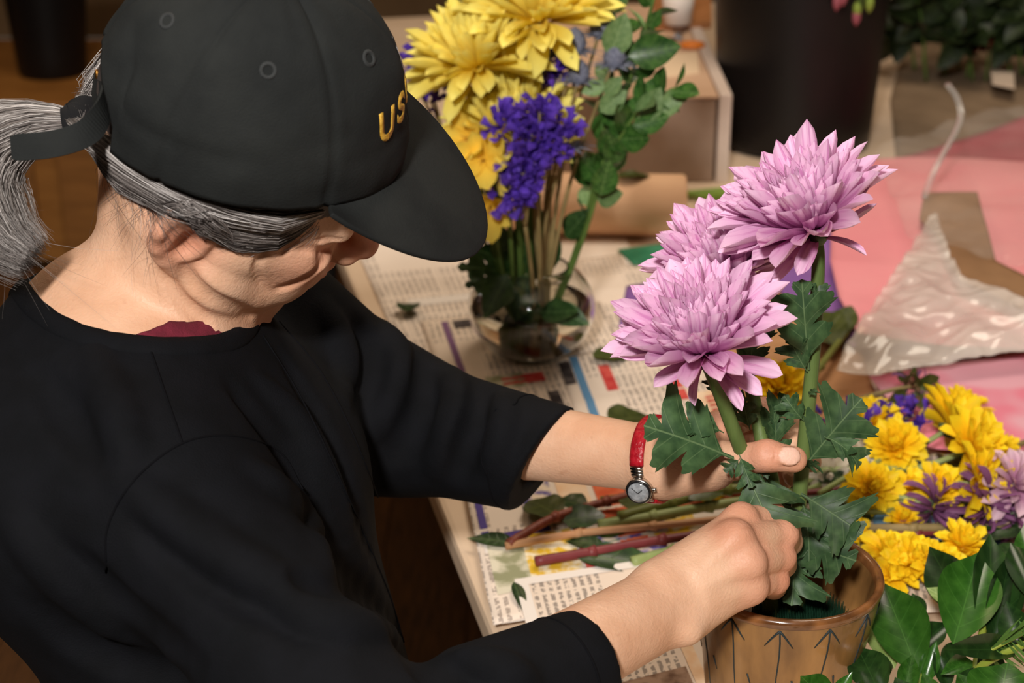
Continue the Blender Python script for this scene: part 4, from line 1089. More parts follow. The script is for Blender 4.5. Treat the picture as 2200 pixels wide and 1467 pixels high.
ell_out = lambda u: max(0.012, math.sin(math.pi * u ** 0.85) ** 0.80 * (1 - 0.25 * max(0, u - .6)))
lan_out = lambda u: max(0.012, math.sin(math.pi * u ** 0.75) ** 1.0)
def mum_out(u):
    """lobed, toothed chrysanthemum leaf: half width (narrow stalk, two pairs of lobes, end lobe)"""
    if u < 0.14: return 0.045
    v = (u - 0.14) / 0.86
    env = 0.25 + 0.95 * math.sin(math.pi * min(1, v * 0.92 + 0.04)) ** 0.9
    lob = 0.20 + 0.80 * abs(math.sin(math.pi * (v * 2.62 + 0.0))) ** 0.8
    if v > 0.80: lob = max(lob, 0.55)
    tooth = 1 + 0.20 * (((u * 13) % 1) - 0.5)
    return max(0.012, env * lob * tooth * (1 - v ** 5))
def bloom(parent, base, axis, R, N, variants, seed, drop=(), tmax=1.0, rec=0.22, spread=98, lens=(0.34, 1.0), jit=0.10, w0=1.0):
    """petals on a golden-angle spiral round the receptacle, inner ones upright and incurved; each petal is a part"""
    rr = random.Random(seed); A = Vector(axis).normalized(); X = A.orthogonal().normalized(); Yv = A.cross(X); base = Vector(base)
    for i in range(N):
        t = (i + 0.5) / N * tmax; az = i * 2.39996 + rr.uniform(-.12, .12)
        r = X * math.cos(az) + Yv * math.sin(az)
        ph = math.radians(4 + (spread - 4) * t ** 0.92 + rr.gauss(0, 4)); L = R * (lens[0] + (lens[1] - lens[0]) * t ** 0.62) * (1 + rr.gauss(0, jit))
        p0 = base + A * (R * rec * (0.55 + 0.45 * math.cos(ph))) + r * (R * rec * 0.75 * math.sin(min(ph, math.pi / 2)))
        d = A * math.cos(ph) + r * math.sin(ph); n = A * math.sin(ph) - r * math.cos(ph)
        k = int((1 - t) * (len(variants) - 1) + rr.gauss(0, .45) + .5); k = min(max(k, 0), len(variants) - 1)
        M = frame(p0, p0 + d * L, n + r.cross(A) * rr.gauss(0, .22), (0.72 + 0.42 * t) * w0)
        link('petal', variants[k], None, parent, rel(parent, M))
    for (tip, nrm, vk, wd) in drop:
        tip = Vector(tip); p0 = base + (tip - base).normalized() * R * 0.12
        link('petal', variants[vk], None, parent, rel(parent, frame(p0, tip, nrm, wd)))
def stem_curve(parent, pts, r0, r1, m, name='stem', n=8, seg=9):
    q = bez(pts, n); return MB().tube(q, [lerp(r0, r1, i / (len(q) - 1)) for i in range(len(q))], seg).build(name, m, parent)

# ------------------------------------------------------------------ pink chrysanthemums in the pot
PINK = petal_mat('pink_petal', srgb(244, 204, 232), srgb(192, 98, 166), srgb(192, 100, 170), 0.62)
PV = [blade('petal', 0.118, b_, c_, 9, 3, pet_out, flute=0.30, seed=i, material=PINK) for i, (b_, c_) in enumerate([(-0.10, .6), (0.25, .9), (0.50, 1.1), (0.7, 1.3), (0.8, 1.5), (0.9, 1.7)])]
PD = [blade('petal', 0.130, b_, .5, 12, 4, pet_out, flute=0.34, twist=tw, seed=20 + i, material=PINK) for i, (b_, tw) in enumerate([(-0.5, .3), (-0.2, -.3), (0.4, .4), (-0.9, 0.1)])]
PALL = PV + PD
MSTEM = mat('mum_stem', srgb(80, 100, 50), srgb(104, 124, 66), scale=60, rough=0.55, stretch=(1, 1, 0.1), bump=0.3, bscale=300)
MLEAF = leaf_mat('mum_leaf_green', srgb(42, 68, 40), srgb(70, 98, 60), srgb(98, 122, 82), 0.5, 0.35)
ML = [blade('leaf', 0.40, b_, c_, 58, 5, mum_out, wave=w_, seed=i + 3, shear=0.62, material=MLEAF) for i, (b_, c_, w_) in enumerate([(-0.35, .35, .10), (-0.9, .3, .14), (0.35, -.3, .08), (-1.7, .2, .10)])]
def pink_flower(label, base, axis, R, N, seed, stem_pts, drop, leaves):
    root = empty('chrysanthemum', Vector(stem_pts[-1]), label, 'flower', 'pink chrysanthemums in the brown pot')
    stem_curve(root, stem_pts, 0.0042, 0.0058, MSTEM)
    A = Vector(axis).normalized(); b0 = Vector(base)
    MB().tube([b0 - A * 0.006, b0 - A * 0.002, b0 + A * 0.004, b0 + A * 0.010], [0.004, 0.0085, 0.0105, 0.007], 14).build('calyx', MLEAF, root)
    bloom(root, b0, A, R, N, PV, seed, spread=66, lens=(0.30, 1.0), jit=0.08, rec=0.26)
    for (tip, nrm, k, wd) in drop:
        tip = Vector(tip); p0 = b0 + (tip - b0).normalized() * 0.008
        link('petal', PD[k], None, root, rel(root, frame(p0, tip, nrm, wd * 1.3)))
    for (p, q, nrm, k, wd) in leaves:
        link('leaf', ML[k], None, root, rel(root, frame(p, q, nrm, wd)))
        d_ = (Vector(q) - Vector(p))
    return root
UP = Vector((0, 0, 1)); LEFT = Vector((-1, 0, 0)); BACK = Vector((0, 1, 0))
def ax(p, u, c, l, b=0): return UP * u + TOCAM(p) * c + LEFT * l + BACK * b
foot = lambda px, dy=0: Vector((PC.x + px, PC.y + dy, KZ + 0.012))
b1 = Y(1518, 772, 1.020); b2 = Y(1578, 612, 1.105); b3 = Y(1754, 508, 1.070)
tc_ = lambda p: TOCAM(p)
P1 = lambda x, y, yy=1.0: Y(x, y, yy)
pink_flower('front pink chrysanthemum, lowest bloom with drooping petals', b1, ax(b1, .85, .30, .26), 0.0570, 210, 1,
    [b1 - UP * 0.002, Y(1528, 800, 1.022), Y(1560, 880, 1.03), Y(1592, 965, 1.035), Y(1640, 1090, 1.045), foot(-0.010, -0.004)],
    [(Y(1598, 868, .985), Vector((0.2, -.8, .6)), 0, .9), (Y(1638, 842, .99), Vector((0.3, -.8, .6)), 1, .95), (Y(1684, 798, 1.01), Vector((0.1, -.6, .8)), 1, .95), (Y(1472, 850, .99), Vector((-.6, -.6, .4)), 3, .7), (Y(1408, 822, .985), Vector((-.2, -.6, .7)), 1, .95), (Y(1350, 735, .99), Vector((-.2, -.5, .8)), 0, .85), (Y(1346, 695, 1.0), Vector((-.2, -.4, .9)), 0, .8), (Y(1660, 650, 1.03), Vector((.1, -.5, .8)), 2, .85)],
    [(Y(1578, 985, 1.02), Y(1404, 908, 1.00), Vector((0.1, -.75, .65)), 0, 1.0), (Y(1556, 930, 1.03), Y(1486, 888, 1.02), Vector((.2, -.5, .8)), 1, 1.0),
     (Y(1596, 1000, 1.02), Y(1676, 1172, .985), Vector((-.1, -.9, .4)), 0, 1.05), (Y(1590, 985, 1.02), Y(1562, 1010, 1.01), Vector((-.1, -.9, .4)), 1, 1.0), (Y(1588, 975, 1.02), Y(1612, 1045, 1.0), Vector((-.3, -.9, .3)), 0, .8),
     (Y(1545, 850, 1.03), Y(1522, 812, 1.03), Vector((-.3, -.9, .3)), 1, .9)])
pink_flower('middle pink chrysanthemum, partly hidden behind the other two blooms', b2, ax(b2, .85, .22, .40), 0.0560, 190, 2,
    [b2 - UP * 0.002, Y(1586, 700, 1.10), Y(1604, 790, 1.095), Y(1624, 880, 1.08), Y(1640, 960, 1.065), Y(1672, 1100, 1.055), foot(0.006, 0.002)],
    [(Y(1394, 612, 1.08), Vector((-.1, -.4, .9)), 1, .8), (Y(1690, 580, 1.09), Vector((.1, -.5, .8)), 2, .8), (Y(1640, 585, 1.06), Vector((.1, -.5, .8)), 0, .85)],
    [(Y(1632, 935, 1.07), Y(1694, 866, 1.06), Vector((.3, -.8, .5)), 1, 1.0), (Y(1606, 800, 1.09), Y(1632, 716, 1.08), Vector((.2, -.9, .3)), 1, .9), (Y(1612, 925, 1.07), Y(1592, 862, 1.06), Vector((-.4, -.8, .4)), 0, .8),
     (Y(1668, 1015, 1.055), Y(1672, 898, 1.05), Vector((.2, -.95, .2)), 0, .55), (Y(1640, 1005, 1.05), Y(1704, 1160, 1.03), Vector((.3, -.9, .3)), 0, .85), (Y(1600, 830, 1.09), Y(1570, 870, 1.07), Vector((-.4, -.8, .4)), 3, .8), (Y(1640, 985, 1.04), Y(1630, 1030, 1.02), Vector((.1, -.95, .2)), 1, 1)])
pink_flower('tallest pink chrysanthemum on a thick straight green stem', b3, ax(b3, .85, .20, .42), 0.0580, 200, 3,
    [b3 - UP * 0.002, Y(1758, 560, 1.070), Y(1752, 700, 1.068), Y(1742, 820, 1.066), Y(1728, 960, 1.064), Y(1714, 1120, 1.060), foot(0.010, 0.004)],
    [(Y(1896, 385, 1.06), Vector((.0, -.6, .8)), 2, .75), (Y(1902, 452, 1.05), Vector((0, -.5, .85)), 2, .6), (Y(1862, 526, 1.04), Vector((.1, -.4, .9)), 0, .65), (Y(1656, 606, 1.04), Vector((-.3, -.7, .6)), 1, .75), (Y(1728, 556, 1.03), Vector((-.1, -.8, .5)), 3, 1.0), (Y(1556, 505, 1.04), Vector((-.1, -.5, .85)), 0, .9), (Y(1620, 545, 1.03), Vector((-.1, -.5, .85)), 1, .95)],
    [(Y(1738, 795, 1.060), Y(1722, 618, 1.045), Vector((-.2, -.9, .3)), 0, .72), (Y(1752, 690, 1.060), Y(1774, 622, 1.05), Vector((.5, -.8, .2)), 1, .6), (Y(1726, 1005, 1.055), Y(1838, 862, 1.04), Vector((-.3, -.8, .5)), 0, .9), (Y(1770, 938, 1.045), Y(1866, 962, 1.02), Vector((0, -.5, .85)), 3, .8),
     (Y(1720, 1060, 1.055), Y(1850, 1138, 1.02), Vector((.1, -.85, .5)), 0, 1.15), (Y(1722, 1070, 1.055), Y(1762, 1200, 1.01), Vector((.2, -.9, .3)), 1, 1.0), (Y(1706, 1165, 1.050), Y(1826, 1192, 1.01), Vector((0, -.75, .65)), 0, 1.1), (Y(1706, 1165, 1.050), Y(1716, 1262, 1.0), Vector((0, -.9, .4)), 1, 1.0),
     (Y(1735, 800, 1.06), Y(1698, 745, 1.05), Vector((-.3, -.9, .3)), 1, .9), (Y(1728, 905, 1.06), Y(1690, 868, 1.05), Vector((-.3, -.9, .3)), 1, .9), (Y(1736, 850, 1.055), Y(1752, 838, 1.05), Vector((.3, -.9, .3)), 0, 1), (Y(1722, 1000, 1.055), Y(1754, 1000, 1.04), Vector((.3, -.9, .3)), 0, 1)])
# ------------------------------------------------------------------ glass bowl vase with the yellow arrangement
VY = T(1150, 770).y; VB = T(1142, 792); VB = Vector((VB.x, VB.y + 0.030, TABLE_Z))
def Vp(px, py, dy=0.0): return Y(px, py, VB.y + dy)
VR = 0.069
vase = empty('glass_vase', VB, 'round clear glass bowl vase half full of water under the yellow flowers', 'vase')
GLASS = mat('clear_glass', (0.97, 0.98, 0.96, 1), rough=0.02, trans=1.0, ior=1.45, spec=0.5)
pr = []
for k in range(0, 19): a = -math.pi / 2 + k / 18 * (math.pi * 0.80); pr.append((max(0.0, VR * math.cos(a)), VR * 0.86 + VR * 0.86 * math.sin(a)))
top = pr[-1]; pr[0] = (0.0, 0.0)
pr = [(0.0, 0.0), (0.030, 0.0)] + [q for q in pr if q[1] > 0.002 and q[0] > 0.030]
inn = [(max(0.0, r_ - 0.0032), z_ + (0.004 if z_ < 0.01 else 0)) for r_, z_ in reversed(pr) if r_ > 0.01]
MB().lathe(pr + [(pr[-1][0] - 0.0014, pr[-1][1] + 0.0016)] + inn + [(0.0, 0.004)], 64, VB).build('bowl', GLASS, vase)
wz = VR * 0.95
wat = [(0.0, 0.0046)] + [(r_ - 0.0034, z_) for r_, z_ in pr if r_ > 0.01 and 0.0046 < z_ < wz] + [(VR * 0.985 - 0.0034, wz), (0.0, wz)]
MB().lathe(wat, 64, VB).build('water', mat('water', (0.93, 0.90, 0.80, 1), rough=0.0, trans=1.0, ior=1.33), vase)
k2 = empty('pin_holder', VB + UP * 0.0056, 'dark metal pin holder under water in the glass bowl', 'flower holder')
MB().lathe([(0, 0), (0.030, 0), (0.031, 0.003), (0.030, 0.012), (0, 0.012)], 32, VB + UP * 0.0056).build('base', mat('pin_dark', srgb(34, 30, 26), rough=0.5), k2)
pins = MB()
for i in range(-8, 9):
    for j in range(-8, 9):
        x, y = i * 0.0034, j * 0.0034
        if x * x + y * y < 0.027 ** 2:
            p = VB + Vector((x, y, 0.0176)); pins.tube([p, p + UP * 0.011], [0.0007, 0.0002], 4, cap=False)
tag(pins.build('needles', mat('pin_brass', srgb(120, 98, 60), rough=0.35, metal=0.8), k2), kind='stuff')
vfoot = lambda dx, dy=0.0: VB + Vector((dx, dy, 0.022))
# yellow chrysanthemums
YEL = petal_mat('yellow_petal', srgb(255, 243, 134), srgb(255, 224, 66), srgb(252, 216, 70), 0.3, transl=0.2)
YV = [blade('petal', 0.112, b_, c_, 7, 2, pet_out, flute=0.2, seed=i, material=YEL) for i, (b_, c_) in enumerate([(-0.35, .5), (0.05, .7), (0.4, .9), (0.7, 1.1), (0.95, 1.3)])]
GST = mat('green_stem', srgb(70, 96, 40), srgb(96, 122, 56), scale=40, rough=0.5)
TST = mat('tan_stem', srgb(128, 112, 70), srgb(150, 130, 86), scale=40, rough=0.6)
def yellow_mum(label, base, axis, R, N, seed, foot_, spread=92, droop=()):
    root = empty('chrysanthemum', foot_, label, 'flower', 'yellow chrysanthemums in the glass bowl')
    A = Vector(axis).normalized()
    stem_curve(root, [base, base - A * 0.02 - UP * 0.01, base.lerp(foot_, 0.45) + Vector((0, 0.01, -0.01)), foot_], 0.0036, 0.0040, GST)
    MB().tube([base - A * 0.006, base - A * 0.001, base + A * 0.006], [0.004, 0.009, 0.008], 10).build('calyx', MLEAF, root)
    bloom(root, base, A, R, N, YV, seed, spread=spread, lens=(0.5, 1.0), jit=0.10, rec=0.25)
    for tip, nrm, k in droop: link('petal', YV[k], None, root, rel(root, frame(base, tip, nrm, 0.9)))
q = Vp(1160, 60, 0.0); yellow_mum('topmost big yellow chrysanthemum in the glass bowl arrangement', q, ax(q, .85, .30, .05), 0.078, 180, 11, vfoot(-0.004, 0.006), 86)
q = Vp(1030, 160, -0.02); yellow_mum('left yellow chrysanthemum beside the cap front, in the glass bowl', q, ax(q, .85, .22, .25), 0.072, 170, 12, vfoot(-0.012), 84, [(Vp(895, 160, -.03), UP, 0), (Vp(925, 180, -.04), UP, 0)])
q = Vp(1105, 295, -0.03); yellow_mum('lower yellow chrysanthemum behind the purple statice', q, ax(q, .75, .40, .20), 0.068, 170, 13, vfoot(-0.008, -.006), 84, [(Vp(1050, 165, -.03), Vector((0, -1, .3)), 1)])
# alstroemeria: open yellow flowers with six broad petals
ALS = petal_mat('alstroemeria_petal', srgb(254, 234, 110), srgb(250, 206, 66), srgb(240, 180, 60), 0.2, transl=0.2)
AV = blade('petal', 0.24, 0.55, 0.5, 8, 3, pet_out, seed=3, material=ALS)
for i, (px, py, dy, sz, axx, lab) in enumerate([(1040, 345, -0.085, .050, (-.1, -.8, .3), 'yellow alstroemeria bloom right beside the cap brim'), (1100, 365, -0.08, .042, (.2, -.9, .1), 'yellow alstroemeria bloom under the lowest yellow chrysanthemum'),
        (1055, 440, -0.075, .044, (-.1, -.9, -.1), 'lowest yellow alstroemeria bloom peeking past the brim'), (1010, 300, -0.07, .042, (-.3, -.8, .3), 'small yellow alstroemeria bloom half hidden behind the brim')]):
    p = Vp(px, py, dy); root = empty('alstroemeria', vfoot(-0.02, 0.0), lab, 'flower', 'yellow alstroemeria in the glass bowl')
    A = Vector(axx).normalized(); X_ = A.orthogonal().normalized(); Y_ = A.cross(X_)
    stem_curve(root, [p, p - A * 0.02 - UP * .03, p.lerp(vfoot(-0.02), .6), vfoot(-0.02)], 0.0022, 0.003, GST)
    for k in range(6):
        r_ = X_ * math.cos(k * 1.047 + i) + Y_ * math.sin(k * 1.047 + i)
        link('petal', AV, None, root, rel(root, frame(p, p + (A * .6 + r_ * .9).normalized() * sz * (1 if k % 2 else .88), A - r_ * .6, 1.0 if k % 2 else .8)))
    for k in range(4):
        r_ = X_ * math.cos(k * 1.57) + Y_ * math.sin(k * 1.57)
        MB().tube([p, p + A * .02 + r_ * .004], .0005, 5).build('stamen', mat('stamen', srgb(190, 140, 60)), root)
# purple statice: sprays of tiny papery florets
STA = petal_mat('statice_purple', srgb(104, 70, 190), srgb(70, 40, 150), srgb(60, 30, 140), 0.3, rand=.2, transl=.2)
SV = blade('floret', 0.42, 0.5, 1.2, 4, 2, lambda u: 0.25 + 0.75 * u, wave=.25, seed=1, material=STA)
def statice(label, tips, foot_, seed, n=26, parent_stem=None):
    rr = random.Random(seed); root = empty('statice', foot_, label, 'flower', 'purple statice')
    top_ = sum((Vector(t) for t in tips), Vector()) / len(tips)
    fork = top_.lerp(foot_, 0.28)
    stem_curve(root, [fork, fork.lerp(foot_, .5) + Vector((0.004, 0, 0)), foot_], 0.0020, 0.0030, TST)
    for t in tips:
        t = Vector(t); stem_curve(root, [t, t.lerp(fork, .5), fork], .0012, .0018, TST, 'branch', 4, 6)
        for k in range(n):
            o = Vector((rr.gauss(0, .0066), rr.gauss(0, .0066), rr.gauss(0, .0075))); d = (o + UP * .008 + Vector((0, -.004, 0))).normalized()
            link('floret', SV, None, root, rel(root, frame(t + o - d * .004, t + o + d * rr.uniform(.008, .0125), Vector((rr.gauss(0, 1), rr.gauss(0, 1), rr.gauss(0, 1))), 1.0)))
    return root
statice('tall purple statice spray in front of the lower yellow chrysanthemum', [Vp(1085, 262, -.108), Vp(1160, 235, -.108), Vp(1140, 285, -.108), Vp(1180, 310, -.108), Vp(1215, 285, -.10)], vfoot(.004, -.008), 1)
statice('lower purple statice spray hanging below the yellow blooms', [Vp(1130, 335, -.108), Vp(1122, 372, -.108), Vp(1095, 400, -.108), Vp(1120, 425, -.108), Vp(1145, 355, -.108)], vfoot(.001, -.012), 2)
statice('purple statice tuft between the yellow blooms and the thistles', [Vp(1180, 150, -.03), Vp(1205, 160, -.03)], vfoot(.008, 0), 3, 22)
statice('purple statice tuft at the far left, next to the cap front', [Vp(905, 115, .02), Vp(925, 215, .0), Vp(885, 160, .01)], vfoot(-.018, .01), 4, 16)
# blue eryngium thistles
ERY = mat('eryngium_blue', srgb(104, 108, 128), srgb(132, 136, 152), scale=300, rough=0.8, bump=0.8, bscale=500)
EB = blade('bract', 0.10, -0.3, .4, 5, 1, lan_out, seed=2, material=mat('eryngium_bract', srgb(112, 118, 136), srgb(136, 140, 158), scale=10, rough=.6))
for i, (px, py, dy, sz) in enumerate([(1320, 125, -.05, .0135), (1245, 160, -.05, .0125), (1235, 95, -.04, .014), (1290, 60, -.03, .013), (1180, 105, -.03, .012), (1222, 300, -.06, .014)]):
    p = Vp(px, py, dy); root = empty('eryngium', vfoot(.01 + .002 * i), ['blue-grey thistle standing out to the right of the others', 'blue-grey thistle low in the middle of the thistle cluster', 'blue-grey thistle in the centre of the thistle cluster', 'highest blue-grey thistle, against the topmost yellow bloom', 'blue-grey thistle at the left of the cluster, by the yellow petals', 'olive-grey thistle head below, beside the purple statice'][i], 'flower', 'thistles in the glass bowl')
    stem_curve(root, [p, p.lerp(vfoot(.01), .45) + Vector((-.012, 0, 0)), vfoot(.008 + .002 * i, -.002 * i)], .0016, .0026, TST)
    hd = MB(); rr = random.Random(i)
    hd.tube([p + UP * sz * t for t in (-.9, -.6, 0, .6, 1.0, 1.25)], [sz * r_ for r_ in (.2, .62, .85, .72, .4, .05)], 12); hd.build('head', ERY, root)
    sp = MB()
    for k in range(70):
        d = Vector((rr.gauss(0, 1), rr.gauss(0, 1), rr.gauss(.2, 1))).normalized(); sp.tube([p + d * sz * .6, p + d * sz * 1.25], [.0005, .0001], 3, cap=False)
    tag(sp.build('spines', ERY, root), kind='stuff')
    for k in range(11):
        a = k * .5712; d = Vector((math.cos(a), math.sin(a), .25)).normalized()
        link('bract', EB, None, root, rel(root, frame(p - UP * sz * .7, p - UP * sz * .7 + d * sz * 2.2, UP, 1.0)))
# evergreen branches with oval leaves
EUO = leaf_mat('branch_leaf_green', srgb(34, 74, 26), srgb(74, 116, 50), srgb(120, 150, 90), 0.32, 0.5, vw=.010)
EUP = leaf_mat('branch_leaf_pale', srgb(96, 128, 74), srgb(128, 156, 100), srgb(150, 176, 120), 0.5, 0.4, vw=.010)
EL = [blade('leaf', 0.33, b_, .3, 10, 4, ell_out, seed=i, material=m_) for i, (b_, m_) in enumerate([(.2, EUO), (-.4, EUO), (-.2, EUP), (.5, EUO)])]
def leafy(label, pts, leaves, seed, m=GST, r=.0026, name='leafy_branch', cat='branch', group='evergreen branches in the glass bowl', vars_=None, w=1.0):
    root = empty(name, pts[-1], label, cat, group); stem_curve(root, pts, r * .6, r, m)
    q = bez(pts, 8)
    for (px_, tip, nrm, k, wd) in leaves: link('leaf', (vars_ or EL)[k], None, root, rel(root, frame(px_, tip, nrm, wd)))
    return root
def auto_leaves(pts, n, L0, seed, spread=.8, frac=.7, vars_n=4, tilt=(0, -.5, .6), ks=None):
    rr = random.Random(seed); q = bez(pts, 10); out = []
    for i in range(n):
        j = int(i / n * frac * (len(q) - 2)); p = q[j]; t = (q[j] - q[j + 1]).normalized(); s_ = t.orthogonal().normalized(); s_ = Matrix.Rotation(i * 2.4 + rr.uniform(-.4, .4), 3, t) @ s_
        d = (t * .6 + s_ * spread).normalized(); out.append((p, p + d * L0 * rr.uniform(.75, 1.15), Vector(tilt) + Vector((rr.gauss(0, .4), rr.gauss(0, .4), rr.gauss(0, .3))), rr.choice(ks) if ks else rr.randrange(vars_n), rr.uniform(.85, 1.15)))
    return out
for i, (pts, lab, n) in enumerate([
    ([Vp(1420, -60, -.03), Vp(1370, 120, -.03), Vp(1300, 330, -.03), Vp(1255, 500, -.02), vfoot(.012, -.004)], 'tallest leafy evergreen branch at the right of the glass bowl arrangement', 22),
    ([Vp(1450, 190, -.05), Vp(1380, 230, -.05), Vp(1310, 340, -.04), Vp(1250, 520, -.02), vfoot(.014, 0)], 'leafy evergreen branch reaching out rightmost with pale round leaves', 16),
    ([Vp(1320, 30, -.01), Vp(1310, 200, -.01), Vp(1280, 380, -.01), Vp(1235, 540, 0), vfoot(.010, .006)], 'leafy evergreen branch just behind the thistles', 18)]):
    leafy(lab, pts, auto_leaves(pts, n, .036, 40 + i, ks=[0, 1, 2, 3, 0]), i)
xl = [(1300, 205, 1335, 165, 2), (1290, 240, 1345, 195, 2), (1375, 260, 1420, 190, 2), (1400, 240, 1472, 205, 2), (1360, 270, 1440, 250, 0), (1310, 120, 1345, 30, 2), (1330, 350, 1305, 285, 0), (1310, 330, 1290, 270, 3), (1290, 420, 1310, 340, 0), (1350, 120, 1465, 100, 0), (1395, 60, 1420, 20, 0), (1300, 180, 1250, 200, 2)]
rb = [o for o in bpy.data.objects if o.name.startswith('leafy_branch')]
for i, (a, b, c, d, k) in enumerate(xl):
    r_ = rb[i % 3]; p, t = Vp(a, b, -.055), Vp(c, d, -.06); link('leaf', EL[k], None, r_, rel(r_, frame(p, t, Vector((.1 * (i % 3 - 1), -.9, .3)), 1.0)))
# lower foliage of the yellow flowers standing in the bowl
BL = leaf_mat('vase_leaf_green', srgb(32, 64, 26), srgb(60, 92, 44), srgb(90, 120, 70), .45, .4)
BV = [blade('leaf', .26, b_, .3, 26, 4, mum_out if i % 2 else lan_out, seed=i + 60, shear=.5 if i % 2 else 0, material=BL) for i, b_ in enumerate([-.4, -.7, .3, -1.1])]
low = [((1100, 590, -.02), (1000, 560, -.05), 1), ((1090, 600, -.03), (1010, 600, -.06), 1), ((1110, 570, 0), (1030, 530, -.03), 0), ((1100, 620, -.05), (1065, 660, -.075), 0), ((1090, 590, -.06), (1040, 690, -.085), 2), ((1180, 665, -.05), (1265, 690, -.075), 0), ((1160, 670, -.06), (1250, 672, -.08), 2), ((1120, 560, .0), (1080, 500, -.02), 1), ((1130, 590, -.02), (1110, 690, -.06), 0), ((1150, 600, 0), (1150, 500, -.02), 1),
       ((1160, 600, 0), (1140, 430, -.01), 0), ((1120, 640, -.02), (1155, 720, -.06), 2), ((1215, 510, .0), (1260, 450, -.02), 0), ((1100, 500, .01), (1065, 420, .0), 1), ((1130, 520, .0), (1180, 470, -.01), 0), ((1090, 560, -.01), (1060, 480, -.02), 0)]
for i in range(4):
    pts = [Vp(1080 + 26 * i, 380 + 12 * i, .0), Vp(1100 + 20 * i, 520, -.005), vfoot(-.014 + .008 * i, .004)]
    lab = ['leafy green sprig leaning out over the left rim of the glass bowl', 'leafy green sprig second from the left rim of the glass bowl', 'leafy green sprig in the middle of the glass bowl', 'leafy green sprig nearest the right rim of the glass bowl'][i]
    leafy(lab, pts, [(Vp(*a), Vp(*b), Vector((0, -.7, .6)), k, 1.1) for j, (a, b, k) in enumerate(low) if j % 4 == i], i, r=.0034, name='leafy_sprig', cat='sprig', group='leafy sprigs in the glass bowl', vars_=BV)
# ------------------------------------------------------------------ newspapers on the table
def news_mat(name, paper, ink, line=0.0048, col=0.046, vertical=False, seed=0.0, tint=None):
    m = bpy.data.materials.new(name); m.use_nodes = True; nt = m.node_tree; nd = nt.nodes; b = nd['Principled BSDF']; L = nt.links.new
    uv = nd.new('ShaderNodeUVMap'); mp = nd.new('ShaderNodeMapping'); mp.inputs['Location'].default_value = (seed, seed * .7, 0); L(uv.outputs[0], mp.inputs[0])
    sx = nd.new('ShaderNodeSeparateXYZ'); L(mp.outputs[0], sx.inputs[0])
    X_, Y_ = (sx.outputs['Y'], sx.outputs['X']) if vertical else (sx.outputs['X'], sx.outputs['Y'])
    def math_(op, a, b_=None, c=None):
        n = nd.new('ShaderNodeMath'); n.operation = op
        for i, q in enumerate((a, b_, c)):
            if q is None: continue
            if isinstance(q, (int, float)): n.inputs[i].default_value = q
            else: L(q, n.inputs[i])
        return n.outputs[0]
    ln = math_('LESS_THAN', math_('FRACT', math_('DIVIDE', Y_, line)), 0.52)
    cl = math_('LESS_THAN', math_('FRACT', math_('DIVIDE', X_, col)), 0.90)
    ns = nd.new('ShaderNodeTexNoise'); ns.inputs['Scale'].default_value = 230; ns.inputs['Detail'].default_value = 2; L(mp.outputs[0], ns.inputs['Vector'])
    ch = math_('GREATER_THAN', ns.outputs['Fac'], 0.46)
    br = nd.new('ShaderNodeTexBrick'); br.inputs['Scale'].default_value = 1.0; br.inputs['Brick Width'].default_value = col * 2; br.inputs['Row Height'].default_value = 0.105; br.inputs['Mortar Size'].default_value = 0.003
    br.inputs['Color1'].default_value = (0, 0, 0, 1); br.inputs['Color2'].default_value = (1, 1, 1, 1); br.inputs['Mortar'].default_value = (0, 0, 0, 1); L(mp.outputs[0], br.inputs['Vector'])
    blk = math_('GREATER_THAN', br.outputs['Color'], 0.22)
    ms = math_('MULTIPLY', math_('MULTIPLY', ln, cl), math_('MULTIPLY', ch, blk)); ms = math_('MULTIPLY', ms, 0.62)
    n2 = nd.new('ShaderNodeTexNoise'); n2.inputs['Scale'].default_value = 9; L(mp.outputs[0], n2.inputs['Vector'])
    r = nd.new('ShaderNodeValToRGB'); e = r.color_ramp.elements; e[0].position = .35; e[1].position = .7; e[0].color = paper; e[1].color = tuple(min(1, c * 1.12) for c in paper[:3]) + (1,); L(n2.outputs['Fac'], r.inputs['Fac'])
    x = nd.new('ShaderNodeMix'); x.data_type = 'RGBA'; L(ms, x.inputs[0]); L(r.outputs[0], x.inputs[6]); x.inputs[7].default_value = ink
    L(x.outputs[2], b.inputs['Base Color']); b.inputs['Roughness'].default_value = 0.8; b.inputs['Specular IOR Level'].default_value = 0.15
    return m
def flatprint(name, c1, c2=None, scale=60): return mat('print_' + name, c1, c2, scale=scale, rough=0.75, spec=0.15, detail=6, lo=.42, hi=.58)
PRN = {'purple': flatprint('purple', srgb(88, 74, 140)), 'red': flatprint('red', srgb(196, 60, 58), srgb(214, 90, 80)), 'orange': flatprint('orange', srgb(214, 96, 60), srgb(226, 122, 84)), 'yellow': flatprint('yellow', srgb(222, 180, 50), srgb(238, 226, 196), 90),
       'blue': flatprint('blue', srgb(96, 140, 176)), 'dark': flatprint('dark', srgb(52, 46, 46), srgb(88, 80, 78)), 'photo': flatprint('photo', srgb(150, 150, 116), srgb(222, 214, 190), 45), 'brown': flatprint('brown', srgb(112, 84, 66), srgb(170, 140, 118), 50), 'green': flatprint('green', srgb(40, 110, 80), srgb(90, 140, 110), 60),
       'mauve': flatprint('mauve', srgb(130, 96, 130)), 'peach': flatprint('peach', srgb(240, 200, 160), srgb(246, 216, 184)), 'white': flatprint('white', srgb(236, 226, 216)), 'numbers': flatprint('numbers', srgb(232, 214, 190), srgb(90, 80, 150), 70)}
PAPER = srgb(226, 208, 190)
